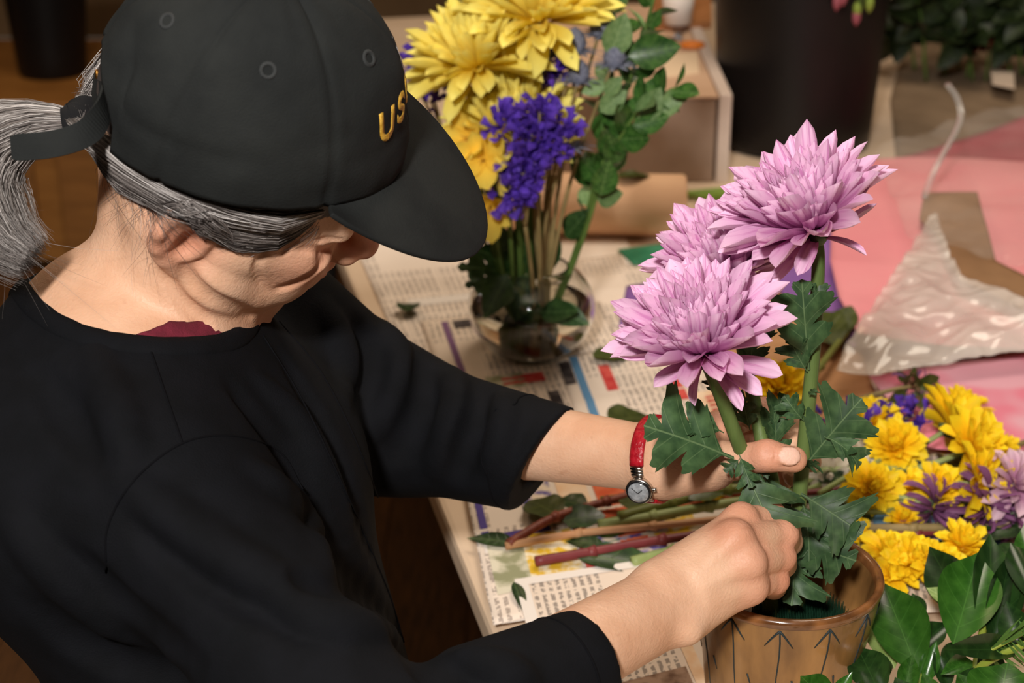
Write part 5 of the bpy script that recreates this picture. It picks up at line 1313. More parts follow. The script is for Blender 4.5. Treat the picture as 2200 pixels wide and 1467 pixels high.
def newspaper(label, c, h0, text, panels=(), n=26, amp=0.0013, seed=0, fold=True):
    c = [T(a, b, h0) for a, b in c]; ctr = sum(c, Vector()) / 4; root = empty('newspaper_sheet', Vector((ctr.x, ctr.y, TABLE_Z + h0)), label, 'newspaper', 'newspaper spread on the table')
    wd = ((c[1] - c[0]).length + (c[2] - c[3]).length) / 2; ht = ((c[3] - c[0]).length + (c[2] - c[1]).length) / 2
    def S(u, v, lift_=0.0):
        p = (c[0] * (1 - u) + c[1] * u) * (1 - v) + (c[3] * (1 - u) + c[2] * u) * v
        w = amp * (0.5 + 0.5 * mnoise.noise(Vector((p.x * 7 + seed, p.y * 7, seed)))) + (0.0016 * math.exp(-((v - .5) / .02) ** 2) if fold else 0)
        return Vector((p.x, p.y, p.z + w + lift_))
    def patch(u0, v0, u1, v1, nu, nv, lf, name, m):
        vs = [S(lerp(u0, u1, i / nu), lerp(v0, v1, j / nv), lf) for j in range(nv + 1) for i in range(nu + 1)]
        fs = [(j * (nu + 1) + i, j * (nu + 1) + i + 1, (j + 1) * (nu + 1) + i + 1, (j + 1) * (nu + 1) + i) for j in range(nv) for i in range(nu)]
        me = pmesh(name, local(root, vs), fs); uvl = me.uv_layers.new(name='UVMap')
        uvs = [(lerp(u0, u1, i / nu) * wd, lerp(v0, v1, j / nv) * ht) for j in range(nv + 1) for i in range(nu + 1)]
        for lp in me.loops: uvl.data[lp.index].uv = uvs[lp.vertex_index]
        o = link(name, me, m, root); return o
    o = patch(0, 0, 1, 1, n, n, 0, 'page', text); sd_ = o.modifiers.new('thickness', 'SOLIDIFY'); sd_.thickness = .0003; sd_.offset = -1
    for (u0, v0, u1, v1, m) in panels: patch(u0, v0, u1, v1, max(2, int((u1 - u0) * n)), max(2, int((v1 - v0) * n)), 0.0010, 'printed_panel', PRN[m])
    return root
NT1 = news_mat('newsprint_columns', PAPER, srgb(70, 64, 66), .0068, .034, True, .3); NT2 = news_mat('newsprint_fine', PAPER, srgb(96, 84, 78), .0072, .050, True, 1.7); NT3 = news_mat('newsprint_pale', srgb(232, 216, 200), srgb(120, 104, 96), .0075, .060, True, 3.1)
newspaper('newspaper page in the back under the glass bowl, pale fine print', [(752, 505), (1330, 470), (1420, 720), (880, 800)], .0012, NT3, [(.0, .0, 1, .10, 'white'), (.1, .55, .34, .60, 'white')], seed=1)
newspaper('newspaper page with a green label behind the pink blooms', [(1235, 560), (1560, 520), (1700, 700), (1290, 700)], .0030, NT2, [(.3, .02, .62, .16, 'white'), (.42, .45, .66, .5, 'dark')], seed=2)
newspaper('newspaper page with purple frame line left of the glass bowl', [(905, 690), (1290, 650), (1400, 860), (985, 930)], .0048, NT2, [(.10, .04, .135, .62, 'mauve'), (.16, .04, .34, .12, 'dark'), (.22, .60, .42, .72, 'photo'), (.30, .62, .52, .70, 'red'), (.50, .80, .56, .98, 'dark'), (.40, .16, .62, .30, 'white')], seed=3)
newspaper('newspaper page with a blue strip and red bars beyond the left arm', [(1195, 770), (1600, 700), (1760, 930), (1270, 985)], .0066, NT2, [(.06, .02, .10, .98, 'blue'), (.0, .06, .055, .30, 'dark'), (.18, .16, .235, .42, 'red'), (.47, .40, .53, .60, 'red'), (.55, .55, .75, .95, 'peach'), (.60, .60, .66, .8, 'red')], seed=4)
newspaper('newspaper page of coloured adverts under the cut stems', [(985, 985), (1560, 900), (1750, 1190), (1060, 1345)], .0084, NT3,
    [(.02, .30, .045, .56, 'purple'), (.02, .53, .24, .565, 'purple'), (.03, .57, .14, .86, 'photo'), (.14, .57, .30, .84, 'yellow'), (.31, .57, .35, .86, 'red'), (.36, .60, .60, .82, 'numbers'), (.17, .10, .28, .42, 'numbers'), (.30, .08, .40, .44, 'peach'), (.42, .10, .52, .56, 'orange'), (.52, .30, .60, .55, 'dark'), (.62, .30, .90, .60, 'orange'), (.44, .60, .53, .72, 'orange'), (.36, .60, .44, .70, 'green'), (.55, .62, .70, .76, 'yellow'), (.58, .8, .64, .9, 'red'), (.4, .88, .8, .9, 'red')], seed=5)
newspaper('narrow white newspaper margin along the table edge', [(1008, 1045), (1062, 1035), (1150, 1330), (1078, 1342)], .0074, PRN['white'], [(.2, .55, .5, .57, 'brown')], seed=9, n=12)
newspaper('newspaper page of vertical text columns in front, beside the pot', [(1105, 1248), (1620, 1170), (1720, 1400), (1180, 1530)], .0110, NT1, [(0, 0, 1, .06, 'white'), (.0, .06, .05, 1, 'white'), (.34, .62, .62, .72, 'brown'), (.50, .52, .70, .80, 'brown')], seed=6)
newspaper('newspaper page under the brown pot with a grey picture', [(1260, 1420), (1560, 1330), (1690, 1600), (1340, 1640)], .0134, NT1, [(.02, .30, .60, .52, 'brown'), (.62, .0, .7, .7, 'peach')], seed=7, n=16)
newspaper('newspaper page spread beneath the heap of cut flowers', [(1600, 800), (2250, 760), (2380, 1300), (1720, 1330)], .0060, NT2, [(.1, .1, .4, .5, 'photo'), (.3, .55, .7, .8, 'blue'), (.5, .2, .8, .45, 'yellow')], seed=8)

# ------------------------------------------------------------------ paper and plastic sheets
def sheet_poly(name, label, cat, outline, m, amp=.004, freq=14, cuts=4, seed=0, group=None, solid=.0004, crease=0.0, ml=.012):
    P_ = [T(a, b, h) for a, b, h in outline]; ctr = sum(P_, Vector()) / len(P_); base = Vector((ctr.x, ctr.y, TABLE_Z))
    bm = bmesh.new(); vs = [bm.verts.new(p - base) for p in P_]; f = bm.faces.new(vs); bmesh.ops.triangulate(bm, faces=[f])
    for _ in range(cuts):
        bmesh.ops.subdivide_edges(bm, edges=[e for e in bm.edges if e.calc_length() > ml], cuts=1); bmesh.ops.triangulate(bm, faces=bm.faces[:])
    for v in bm.verts:
        q = v.co + base
        n1 = mnoise.noise(Vector((q.x * freq + seed, q.y * freq, seed))); n2 = 1 - abs(mnoise.noise(Vector((q.x * freq * 1.7, q.y * freq * 1.7 + seed, seed + 3)))) * 2
        v.co.z = max(v.co.z + amp * n1 + crease * n2, .002 + .0015 * n1)
    bmesh.ops.recalc_face_normals(bm, faces=bm.faces[:])
    if bm.faces and sum(f_.normal.z for f_ in bm.faces) < 0: bmesh.ops.reverse_faces(bm, faces=bm.faces[:])
    me = bpy.data.meshes.new(name); bm.to_mesh(me); bm.free(); me.shade_smooth()
    o = link(name, me, m); o.location = base; tag(o, label, cat, group)
    sd_ = o.modifiers.new('thickness', 'SOLIDIFY'); sd_.thickness = solid; sd_.offset = 0
    return o
PINKP = mat('pink_paper', srgb(242, 152, 160), srgb(246, 164, 168), scale=6, rough=0.5, spec=.3, translucent=.08)
PINK2 = mat('pink_printed_paper', srgb(226, 130, 150), srgb(226, 168, 182), scale=14, rough=0.45, detail=1.5, lo=.45, hi=.6)
KRAFT = mat('kraft_paper', srgb(176, 128, 86), srgb(190, 142, 100), scale=30, rough=0.8, stretch=(1, 8, 1))
PURP = mat('purple_tissue', srgb(142, 96, 170), srgb(158, 112, 184), scale=12, rough=0.7, translucent=.2)
def film_mat(name, tint, mixv, rough=.12):
    m = bpy.data.materials.new(name); m.use_nodes = True; nt = m.node_tree; nd = nt.nodes; b = nd['Principled BSDF']; b.inputs['Base Color'].default_value = tint; b.inputs['Roughness'].default_value = rough; b.inputs['Specular IOR Level'].default_value = .8
    tr = nd.new('ShaderNodeBsdfTransparent'); mx = nd.new('ShaderNodeMixShader'); n = nd.new('ShaderNodeTexNoise'); n.inputs['Scale'].default_value = 12; tc = nd.new('ShaderNodeTexCoord'); nt.links.new(tc.outputs['Object'], n.inputs['Vector'])
    mr = nd.new('ShaderNodeMapRange'); mr.inputs[1].default_value = .3; mr.inputs[2].default_value = .7; mr.inputs[3].default_value = mixv * .7; mr.inputs[4].default_value = min(1, mixv * 1.3); nt.links.new(n.outputs['Fac'], mr.inputs[0])
    nt.links.new(mr.outputs[0], mx.inputs[0]); nt.links.new(tr.outputs[0], mx.inputs[1]); nt.links.new(b.outputs[0], mx.inputs[2]); nt.links.new(mx.outputs[0], nd['Material Output'].inputs['Surface'])
    return m
BAG = film_mat('cloudy_plastic', srgb(232, 222, 212), .42, .08); CLEAR = film_mat('clear_film', srgb(235, 225, 215), .08, .05)
sheet_poly('brown_sheet', 'crumpled brown kraft paper lying under the heap of yellow flowers', 'paper', [(1545, 660, .004), (1640, 610, .010), (1760, 640, .012), (1850, 760, .012), (1905, 900, .010), (1800, 960, .012), (1640, 930, .014), (1540, 800, .010)], KRAFT, .005, 10, 4, 1, crease=.002)
sheet_poly('brown_sheet', 'added dull brown sheet darkening the far right of the table under the film', 'paper', [(1925, 345, .003), (1912, 215, .004), (1945, 90, .004), (2300, 60, .004), (2420, 200, .004), (2400, 330, .004)], mat('falloff_sheet', srgb(118, 98, 76), srgb(140, 118, 94), scale=9, rough=.8, detail=6), .004, 12, 4, 21, crease=.003)  # added sheet; its dull brown stands in for light falloff on the far table
sheet_poly('purple_tissue', 'purple tissue paper beside the pink wrapping paper', 'paper', [(1620, 560, .018), (1700, 500, .024), (1800, 490, .024), (1850, 620, .020), (1838, 745, .022), (1770, 700, .022), (1690, 640, .020)], PURP, .005, 16, 4, 2)
sheet_poly('purple_tissue', 'small mauve tissue scrap to the right of the glass bowl', 'paper', [(1345, 615, .006), (1440, 600, .008), (1450, 690, .008), (1330, 700, .006)], PURP, .002, 16, 3, 3)
sheet_poly('pink_wrapping_paper', 'dark rose wrapping paper at the far right edge, behind', 'paper', [(1930, 340, .012), (2120, 280, .02), (2330, 200, .03), (2380, 380, .03), (2100, 420, .02)], mat('rose_paper', srgb(170, 72, 84), srgb(184, 84, 96), scale=6, rough=.6), .004, 8, 4, 4)
sheet_poly('pink_wrapping_paper', 'large pale pink wrapping paper under the cloudy plastic bag', 'paper', [(1808, 342, .030), (1960, 334, .040), (2330, 352, .050), (2400, 600, .050), (2380, 760, .040), (2050, 740, .045), (1842, 716, .034), (1802, 640, .042), (1784, 560, .048), (1788, 420, .042)], PINKP, .006, 7, 5, 5)
sheet_poly('pink_wrapping_paper', 'lower pink wrapping paper with mottled print above the yellow flowers', 'paper', [(1866, 806, .020), (2040, 780, .030), (2350, 740, .034), (2400, 900, .034), (2230, 960, .03), (2170, 975, .028), (1995, 965, .024)], PINK2, .004, 9, 4, 6)
sheet_poly('brown_sheet', 'brown kraft paper patch inside the pink wrapping paper', 'paper', [(1985, 414, .062), (2100, 412, .062), (2140, 560, .066), (2330, 655, .066), (2250, 690, .062), (2060, 600, .062), (2010, 500, .060), (1975, 470, .060)], mat('kraft_dark', srgb(136, 102, 70), srgb(150, 114, 80), scale=20, rough=.7), .002, 12, 4, 7)
sheet_poly('plastic_bag', 'cloudy white plastic bag lying on the pink wrapping paper', 'bag', [(2008, 452, .072), (2030, 520, .078), (2064, 592, .080), (2260, 672, .082), (2400, 720, .07), (2250, 752, .055), (1985, 790, .045), (1890, 812, .035), (1796, 806, .030), (1815, 745, .048), (1845, 700, .058), (1930, 575, .068)], BAG, .006, 22, 7, 8, crease=.004, ml=.0045)
sheet_poly('clear_film', 'sheet of clear cellophane over the pink wrapping paper at the right', 'film', [(1880, 330, .062), (2120, 240, .075), (2400, 230, .08), (2420, 640, .085), (2150, 560, .085), (1950, 520, .075)], CLEAR, .012, 14, 4, 9, crease=.006)
tag(sheet_poly('label', 'small green paper label lying on the newspaper behind the pink blooms', 'label', [(1326, 536, .006), (1440, 520, .006), (1470, 545, .006), (1362, 570, .006)], mat('green_label', srgb(30, 120, 86), srgb(60, 140, 104), scale=50, rough=.5), .0005, 10, 3, 10))
fm = MB().tube(bez([T(1985, 425, .066), T(2010, 360, .10), T(2062, 262, .14), T(2058, 215, .16), T(2035, 180, .17)], 8), [.004] * 33, 8, flat=.25)
c0 = T(1985, 425, .0); o = fm.build('film_strip', mat('glossy_film', (0.95, 0.95, 0.93, 1), rough=.05, trans=.85, ior=1.4)); tag(o, 'thin curled strip of glossy clear film standing over the pink paper', 'film')

# ------------------------------------------------------------------ kraft roll, box, buckets and far things
rl = empty('kraft_roll', T(1250, 505), 'thick roll of brown kraft paper lying behind the glass bowl', 'paper roll')
r0 = .041; a0, a1 = T(1020, 505), T(1472, 512); a0.z = a1.z = TABLE_Z + r0; a0.y += .012; a1.y += .012; dr = (a1 - a0).normalized()
MB().tube([a0, a0 + dr * .004, a1 - dr * .004, a1], [r0 - .003, r0, r0, r0 - .003], 48).build('paper', mat('kraft_roll_paper', srgb(232, 186, 146), srgb(238, 194, 154), scale=40, rough=.75, stretch=(.3, 6, 6)), rl)
for e_, s_ in ((a0, -1), (a1, 1)):
    MB().tube([e_, e_ + dr * s_ * .0015], [.016, .016], 24).build('core', mat('core_card', srgb(120, 88, 60), rough=.9), rl)
bx0 = T(1185, 392); bx1 = T(1532, 392); bxh = .128; dep = .62
box_ = empty('storage_box', bx0.lerp(bx1, .5), 'taupe cardboard storage box behind the kraft roll', 'box')
MB().box((bx0.x, bx0.y, TABLE_Z), (bx1.x, bx0.y + dep, TABLE_Z + bxh - .004)).build('body', mat('taupe_card', srgb(150, 126, 108), srgb(164, 140, 122), scale=12, rough=.8), box_, smooth=False, bevel=.003)
MB().box((bx0.x - .002, bx0.y - .002, TABLE_Z + bxh - .004), (bx1.x + .002, bx0.y + dep, TABLE_Z + bxh)).build('lid', mat('lid_card', srgb(196, 160, 130), srgb(206, 170, 140), scale=10, rough=.8), box_, smooth=False, bevel=.002)
MB().box((bx1.x + .003, bx0.y - .004, TABLE_Z), (bx1.x + .021, bx0.y + dep, TABLE_Z + bxh + .003)).build('edge_strip', mat('pale_strip', srgb(206, 186, 172), srgb(214, 196, 182), scale=10, rough=.7), box_, smooth=False, bevel=.002)
def Bx(px, py, h=0.0):
    return T(px, py, bxh + h)
def on_box(name, label, cat, outl, m, th=.002):
    pts = [Bx(a, b) for a, b in outl]; b_ = MB(); n = len(pts); b_.add(pts + [p + UP * th for p in pts], [tuple(range(n - 1, -1, -1)), tuple(range(n, 2 * n))] + [(i, (i + 1) % n, n + (i + 1) % n, n + i) for i in range(n)])
    o = b_.build(name, m, None, False); tag(o, label, cat); return o
on_box('paper_note', 'cream paper note on top of the taupe box', 'paper', [(1418, 118), (1498, 112), (1502, 158), (1424, 168)], mat('note_paper', srgb(232, 204, 170), rough=.8), .001)
on_box('wooden_board', 'brown wooden board at the back of the taupe box top', 'board', [(1400, -40), (1526, -40), (1528, 62), (1405, 66)], mat('board_wood', srgb(150, 96, 54), srgb(170, 114, 68), scale=20, rough=.6, stretch=(1, 8, 1)), .012)
cupb = Bx(1455, 66); cu_ = MB().lathe([(0, 0), (.022, 0), (.027, .055), (.0255, .055), (.021, .003), (0, .003)], 32, cupb + UP * .0125).build('cup', mat('white_cup', srgb(226, 214, 204), rough=.5)); tag(cu_, 'small white cup standing on the wooden board', 'cup')
sc_ = empty('scissors', Bx(1465, 92), 'pair of scissors with black and orange handles on the taupe box', 'scissors')
for k, (a, b_, c_) in enumerate([((1425, 88), (1450, 80), srgb(26, 24, 26)), ((1488, 96), (1462, 84), srgb(214, 120, 40))]):
    ctr = Bx(*a, .006); MB().tube([ctr + Vector((.016 * math.cos(t * .5236), .012 * math.sin(t * .5236), 0)) for t in range(13)], .004, 8, cap=False).build('handle', mat('scissor_%d' % k, c_, rough=.5), sc_)
    MB().tube([Bx(*b_, .005), Bx(1478 - 30 * k, 58, .005)], [.004, .001], 6, flat=.4).build('scissor_blade', mat('scissor_steel', srgb(150, 160, 176), rough=.3, metal=1.0), sc_)
def bucket(label, ctr, rb_, rt_, h, group=None, z=TABLE_Z):
    root = empty('bucket', Vector((ctr[0], ctr[1], z)), label, 'bucket', group); c = Vector((ctr[0], ctr[1], z))
    m = mat('black_plastic', srgb(15, 13, 13), srgb(19, 16, 16), scale=5, rough=.42, spec=.35)
    pf = [(0, 0), (rb_ - .012, 0), (rb_ - .004, .003), (rb_, .012)] + [(lerp(rb_, rt_, k / 8), .012 + (h - .012) * k / 8) for k in range(1, 9)] + [(rt_ - .003, h), (rb_ - .003, .016), (0, .014)]
    MB().lathe(pf, 56, c).build('body', m, root)
    MB().lathe([(rt_ - .001, h - .02), (rt_ + .006, h - .018), (rt_ + .007, h), (rt_ - .004, h + .003)], 56, c).build('rim', m, root)
    for s_ in (-1, 1): MB().tube([c + Vector((s_ * (rt_ + .002), 0, h - .05)), c + Vector((s_ * (rt_ + .014), 0, h - .05))], .012, 12).build('handle_ear', m, root)
    return root
bf = T(1722, 352); bucket('big black plastic flower bucket on the table, right of the box', (bf.x + .004, bf.y + .118), .117, .140, .40)
# droopy pink buds over the bucket side
sp_ = empty('bud_sprig', Y(1800, -60, bf.y - .03), 'sprig of pink and green buds hanging over the black bucket', 'sprig')
for i, (px, py, cl) in enumerate([(1798, 6, 'pink'), (1812, -4, 'pink'), (1842, 22, 'green'), (1868, 10, 'green'), (1840, 38, 'pink')]):
    p = Y(px, py, bf.y - .022); st_ = Y(1830 + 10 * i, -90, bf.y - .02); stem_curve(sp_, [p, p.lerp(st_, .5) + Vector((0, -.01, 0)), st_], .0012, .0014, GST)
    MB().tube([p + UP * .012, p + UP * .006, p - UP * .004, p - UP * .012], [.003, .0065, .006, .001], 10).build('bud', mat('bud_' + cl, srgb(150, 80, 90) if cl == 'pink' else srgb(130, 150, 60), rough=.6), sp_)
# wooden chest with a black bucket, behind at the left
ch = empty('wooden_chest', (-1.15, 4.2, 0), 'low ochre wooden chest in the dim background at the left', 'chest')
OCH = mat('ochre_wood', srgb(140, 92, 40), srgb(162, 110, 52), scale=6, rough=.55, stretch=(1, 1, 7))
MB().box((-2.4, 3.98, .02), (-.25, 4.55, .40)).build('body', OCH, ch, False); MB().box((-2.45, 3.94, .40), (-.2, 4.6, .432)).build('lid', OCH, ch, False, bevel=.006)
for k in range(5): MB().box((-2.36 + k * .42, 3.965, .05), (-2.0 + k * .42, 3.982, .37)).build('panel', mat('ochre_panel', srgb(128, 84, 38), srgb(150, 100, 48), scale=6, rough=.6, stretch=(1, 1, 6)), ch, False, bevel=.004)
bucket('black bucket standing on the wooden chest at the left', (-1.155, 4.22), .085, .112, .36, z=.432)
bucket('black bucket at the far left edge on the wooden chest', (-1.62, 4.30), .085, .112, .30, z=.432)
# foliage and red flowers in the dim far right
FAR = leaf_mat('far_leaf', srgb(20, 32, 14), srgb(44, 58, 24), srgb(54, 68, 36), .5, .4); FV = [blade('leaf', .28, b_, .3, 8, 3, ell_out, seed=i, material=FAR) for i, b_ in enumerate([-.5, .3, -.9])]
RED_P = petal_mat('red_petal', srgb(150, 30, 36), srgb(110, 14, 22), srgb(120, 20, 26), .3)
RV = [blade('petal', .34, b_, .8, 5, 2, ell_out, seed=i, material=RED_P) for i, b_ in enumerate([.2, .8])]
rr = random.Random(77)
for i, (px, py) in enumerate([(1935, 60), (2000, 20), (2060, 70), (2110, 30), (2165, 60), (2210, 20), (2030, -40), (2140, -50), (1960, -30), (2225, 110)]):
    p0 = T(px + 30, 150 + 12 * (i % 3), 0.01); tip = Y(px, py, p0.y - .03); pts = [tip, tip.lerp(p0, .5) + Vector((0, 0, .03)), p0]
    leafy(['dark leafy branch leftmost in the far bouquet', 'dark leafy branch in the far bouquet, above the red flowers', 'dark leafy branch in the middle of the far bouquet', 'tall dark leafy branch in the far bouquet', 'dark leafy branch right of the red flowers in the far bouquet', 'dark leafy branch at the far right corner', 'upper dark leafy branch of the far bouquet at the top edge', 'upper right dark leafy branch at the top edge', 'small dark leafy branch beside the big bucket', 'lowest dark leafy branch at the right edge of the far bouquet'][i], pts, auto_leaves(pts, 14, .075, 300 + i, 1.0, .85, 3), i, name='far_branch', group='dark branches at the far right', vars_=FV)
for i, (px, py) in enumerate([(1990, 62), (2040, 80), (2085, 95), (2125, 105), (2060, 60)]):
    p = T(px, 165, .0); p = Y(px, py, p.y - .05); root = empty('carnation', p - UP * .06, 'small dark red carnation in the far bouquet, %s' % ['leftmost', 'second from the left', 'between the two rightmost', 'rightmost and lowest', 'topmost'][i], 'flower', 'red carnations at the far right')
    stem_curve(root, [p, p - UP * .03, p - UP * .06], .002, .002, GST, n=3); bloom(root, p, Vector((-.1, -.6, .8)), .028, 22, RV, i, spread=85)
tgp = [(2128, 150), (2178, 156), (2180, 192), (2132, 182)]; q = [T(a, b, .03) for a, b in tgp]
b_ = MB(); b_.add(q + [v + UP * .001 for v in q], [(3, 2, 1, 0), (4, 5, 6, 7), (0, 1, 5, 4), (1, 2, 6, 5), (2, 3, 7, 6), (3, 0, 4, 7)]); tag(b_.build('paper_tag', mat('tag_paper', srgb(206, 186, 166), rough=.8), None, False), 'small white paper tag below the far red flowers', 'tag')
# ------------------------------------------------------------------ cut stems and loose leaves on the newspaper
RST = mat('red_stem', srgb(122, 58, 44), srgb(146, 78, 58), scale=30, rough=.5, stretch=(8, 1, 1)); TAN = mat('pale_twig', srgb(196, 150, 108), srgb(180, 128, 88), scale=30, rough=.6); DRS = mat('dark_red_stem', srgb(108, 40, 44), srgb(128, 56, 56), scale=30, rough=.45)
OLS = mat('olive_stem', srgb(104, 112, 48), srgb(132, 138, 70), scale=30, rough=.5); PGS = mat('pale_green_stem', srgb(132, 148, 86), srgb(156, 168, 108), scale=30, rough=.5)
DKL = leaf_mat('dark_leaf', srgb(28, 48, 24), srgb(52, 78, 38), srgb(84, 104, 60), .35, .5); OLL = leaf_mat('olive_leaf', srgb(56, 66, 24), srgb(84, 92, 38), srgb(100, 108, 56), .4, .45)
LV = [blade('leaf', .30, b_, .25, 10, 4, ell_out, seed=i + 90, wave=.06, material=m_) for i, (b_, m_) in enumerate([(-.3, DKL), (.25, DKL), (-.3, OLL), (-.15, OLL)])] + [blade('leaf', .15, -.25, .3, 12, 3, lan_out, seed=95, material=DKL)]
def cut_stem(label, pts, r, m, leaves=()):
    P_ = [T(a, b, h) for a, b, h in pts]; root = empty('cut_stem', P_[0], label, 'stem', 'cut stems on the newspaper')
    stem_curve(root, P_, r, r * .85, m)
    for i in range(1, len(P_) - 1): MB().tube([P_[i] - (P_[i + 1] - P_[i - 1]).normalized() * .004, P_[i] + (P_[i + 1] - P_[i - 1]).normalized() * .004], [r * .9, r * 1.35], 9).build('node', m, root)
    for (a, b, k, w) in leaves: link('leaf', LV[k], None, root, rel(root, frame(T(*a), T(*b), UP + Vector((0, -.3, 0)), w)))
    return root
cut_stem('red-brown woody stem slanting up toward the watch', [(1092, 1168, .016), (1190, 1112, .022), (1300, 1078, .026), (1440, 1040, .03)], .0042, RST, [((1200, 1110, .024), (1130, 1058, .022), 2, 1.1), ((1260, 1090, .026), (1190, 1062, .024), 0, 1.0), ((1210, 1120, .02), (1300, 1098, .03), 0, 1.3)])
cut_stem('pale tan twig lying across the newspaper below the red-brown stem', [(1086, 1173, .014), (1240, 1146, .018), (1400, 1130, .02), (1620, 1108, .024)], .0036, TAN, [((1110, 1168, .014), (1000, 1146, .016), 4, 1.2)])
cut_stem('dark red stem lowest in the bundle, pointing at the right hand', [(1150, 1206, .016), (1270, 1186, .018), (1420, 1160, .02), (1640, 1130, .022)], .0046, DRS, [((1230, 1190, .018), (1470, 1215, .012), 4, 1.1), ((1300, 1175, .018), (1210, 1152, .016), 4, 1.3)])
cut_stem('thick green stem just above the right wrist', [(1358, 1208, .014), (1440, 1186, .016), (1540, 1165, .018), (1680, 1150, .02)], .0052, PGS, [((1420, 1190, .014), (1500, 1212, .01), 4, 1.4)])
cut_stem('pale green stem in the middle of the stem bundle', [(1285, 1128, .02), (1400, 1110, .024), (1520, 1088, .026), (1700, 1060, .03)], .0050, PGS, [((1360, 1118, .02), (1280, 1150, .012), 3, 1.0)])
cut_stem('olive stem behind the watch face', [(1330, 1110, .026), (1440, 1080, .03), (1560, 1052, .034), (1720, 1040, .034)], .0050, OLS, [((1400, 1090, .03), (1330, 1056, .03), 3, 1.3), ((1480, 1072, .034), (1560, 1040, .04), 2, 1.0)])
cut_stem('olive stem farthest back in the bundle, under the left wrist', [(1290, 1076, .02), (1420, 1058, .026), (1560, 1030, .03), (1740, 1010, .03)], .0042, OLS, [((1360, 1070, .024), (1450, 1100, .028), 2, 1.4)])
for i, (a, b, k, w, lab) in enumerate([((1308, 905), (1398, 888), 3, 2.0, 'dark olive leaf lying on the newspaper above the left forearm'), ((1322, 1300), (1352, 1256), 0, 1.6, 'dark green leaf lying beside the right forearm'), ((1272, 765), (1352, 758), 2, 1.5, 'olive leaf lying just right of the glass bowl'), ((874, 668), (880, 640), 0, 1.2, 'tiny green leaf scrap on the pale newspaper beyond the elbow'), ((1104, 1250), (1130, 1310), 4, .8, 'narrow green leaf scrap along the newspaper fold near the table edge'), ((1322, 380), (1402, 372), 3, .8, 'pale green leaf on the kraft roll')]):
    h = .085 if i == 5 else .014; root = link('loose_leaf', LV[k], None, None, frame(T(*a, h), T(*b, h), UP, w)); tag(root, lab, 'leaf', 'loose leaves')
gs = empty('green_stalk', T(1560, 415, .006), 'flat green stalk lying beyond the kraft roll', 'stem'); 
for k in range(3): stem_curve(gs, [T(1478 + 20 * k, 418 + 6 * k, .008 + .004 * k), T(1560, 408 + 6 * k, .012), T(1640 + 10 * k, 396 + 8 * k, .01)], .006, .004, mat('fresh_stalk', srgb(112, 140, 50), srgb(136, 160, 70), scale=20, rough=.5), 'stalk')
# ------------------------------------------------------------------ heap of cut flowers at the right
YB = petal_mat('bright_yellow_petal', srgb(255, 226, 40), srgb(250, 196, 10), srgb(246, 190, 10), .3, transl=.2)
BV2 = [blade('petal', .18, b_, .5, 6, 2, str_out, flute=.2, seed=i, material=YB) for i, b_ in enumerate([-.35, .0, .35, .8])]
WHP = petal_mat('white_petal', srgb(240, 230, 214), srgb(216, 204, 176), srgb(206, 190, 160), .3); WV = [blade('petal', .20, b_, .7, 6, 2, pet_out, seed=i, material=WHP) for i, b_ in enumerate([-.6, .2, .9])]
WIL = petal_mat('wilted_purple_petal', srgb(146, 92, 138), srgb(92, 54, 84), srgb(84, 44, 78), .5); WLV = [blade('petal', .075, b_, .8, 8, 2, str_out, seed=i, twist=.8, material=WIL) for i, b_ in enumerate([-1.5, -.8, .7, 1.3])]
BLP = petal_mat('blush_petal', srgb(236, 204, 218), srgb(186, 120, 160), srgb(176, 110, 150), .4); BLV = [blade('petal', .12, b_, .8, 7, 2, str_out, seed=i, material=BLP) for i, b_ in enumerate([-.8, 0, .6])]
CEN = mat('yellow_disc', srgb(214, 160, 20), srgb(236, 190, 50), scale=300, rough=.8, bump=.8, bscale=900)
def heap_flower(name, label, c, axis, R, N, vs_, seed, stem_to=None, m=PGS, spread=88, lens=(.55, 1.0), grp=None, center=True, sr=.0026):
    c = Vector(c); A = Vector(axis).normalized(); root = empty(name, c, label, 'flower', grp)
    bloom(root, c, A, R, N, vs_, seed, spread=spread, lens=lens, jit=.10, rec=.22, w0=1.1)
    MB().tube([c - A * .004, c, c + A * R * .12], [R * .10, R * .24, R * .16], 12).build('calyx', MLEAF, root)
    if center: MB().tube([c + A * R * .05, c + A * R * .20, c + A * R * .26], [R * .22, R * .20, R * .06], 12).build('flower_centre', CEN, root)
    if stem_to is not None:
        e = Vector(stem_to); stem_curve(root, [c - A * .004, c - A * .02 + (e - c) * .15, c.lerp(e, .6), e], sr, sr, m)
    return root
G1 = 'bright yellow flowers in the heap'
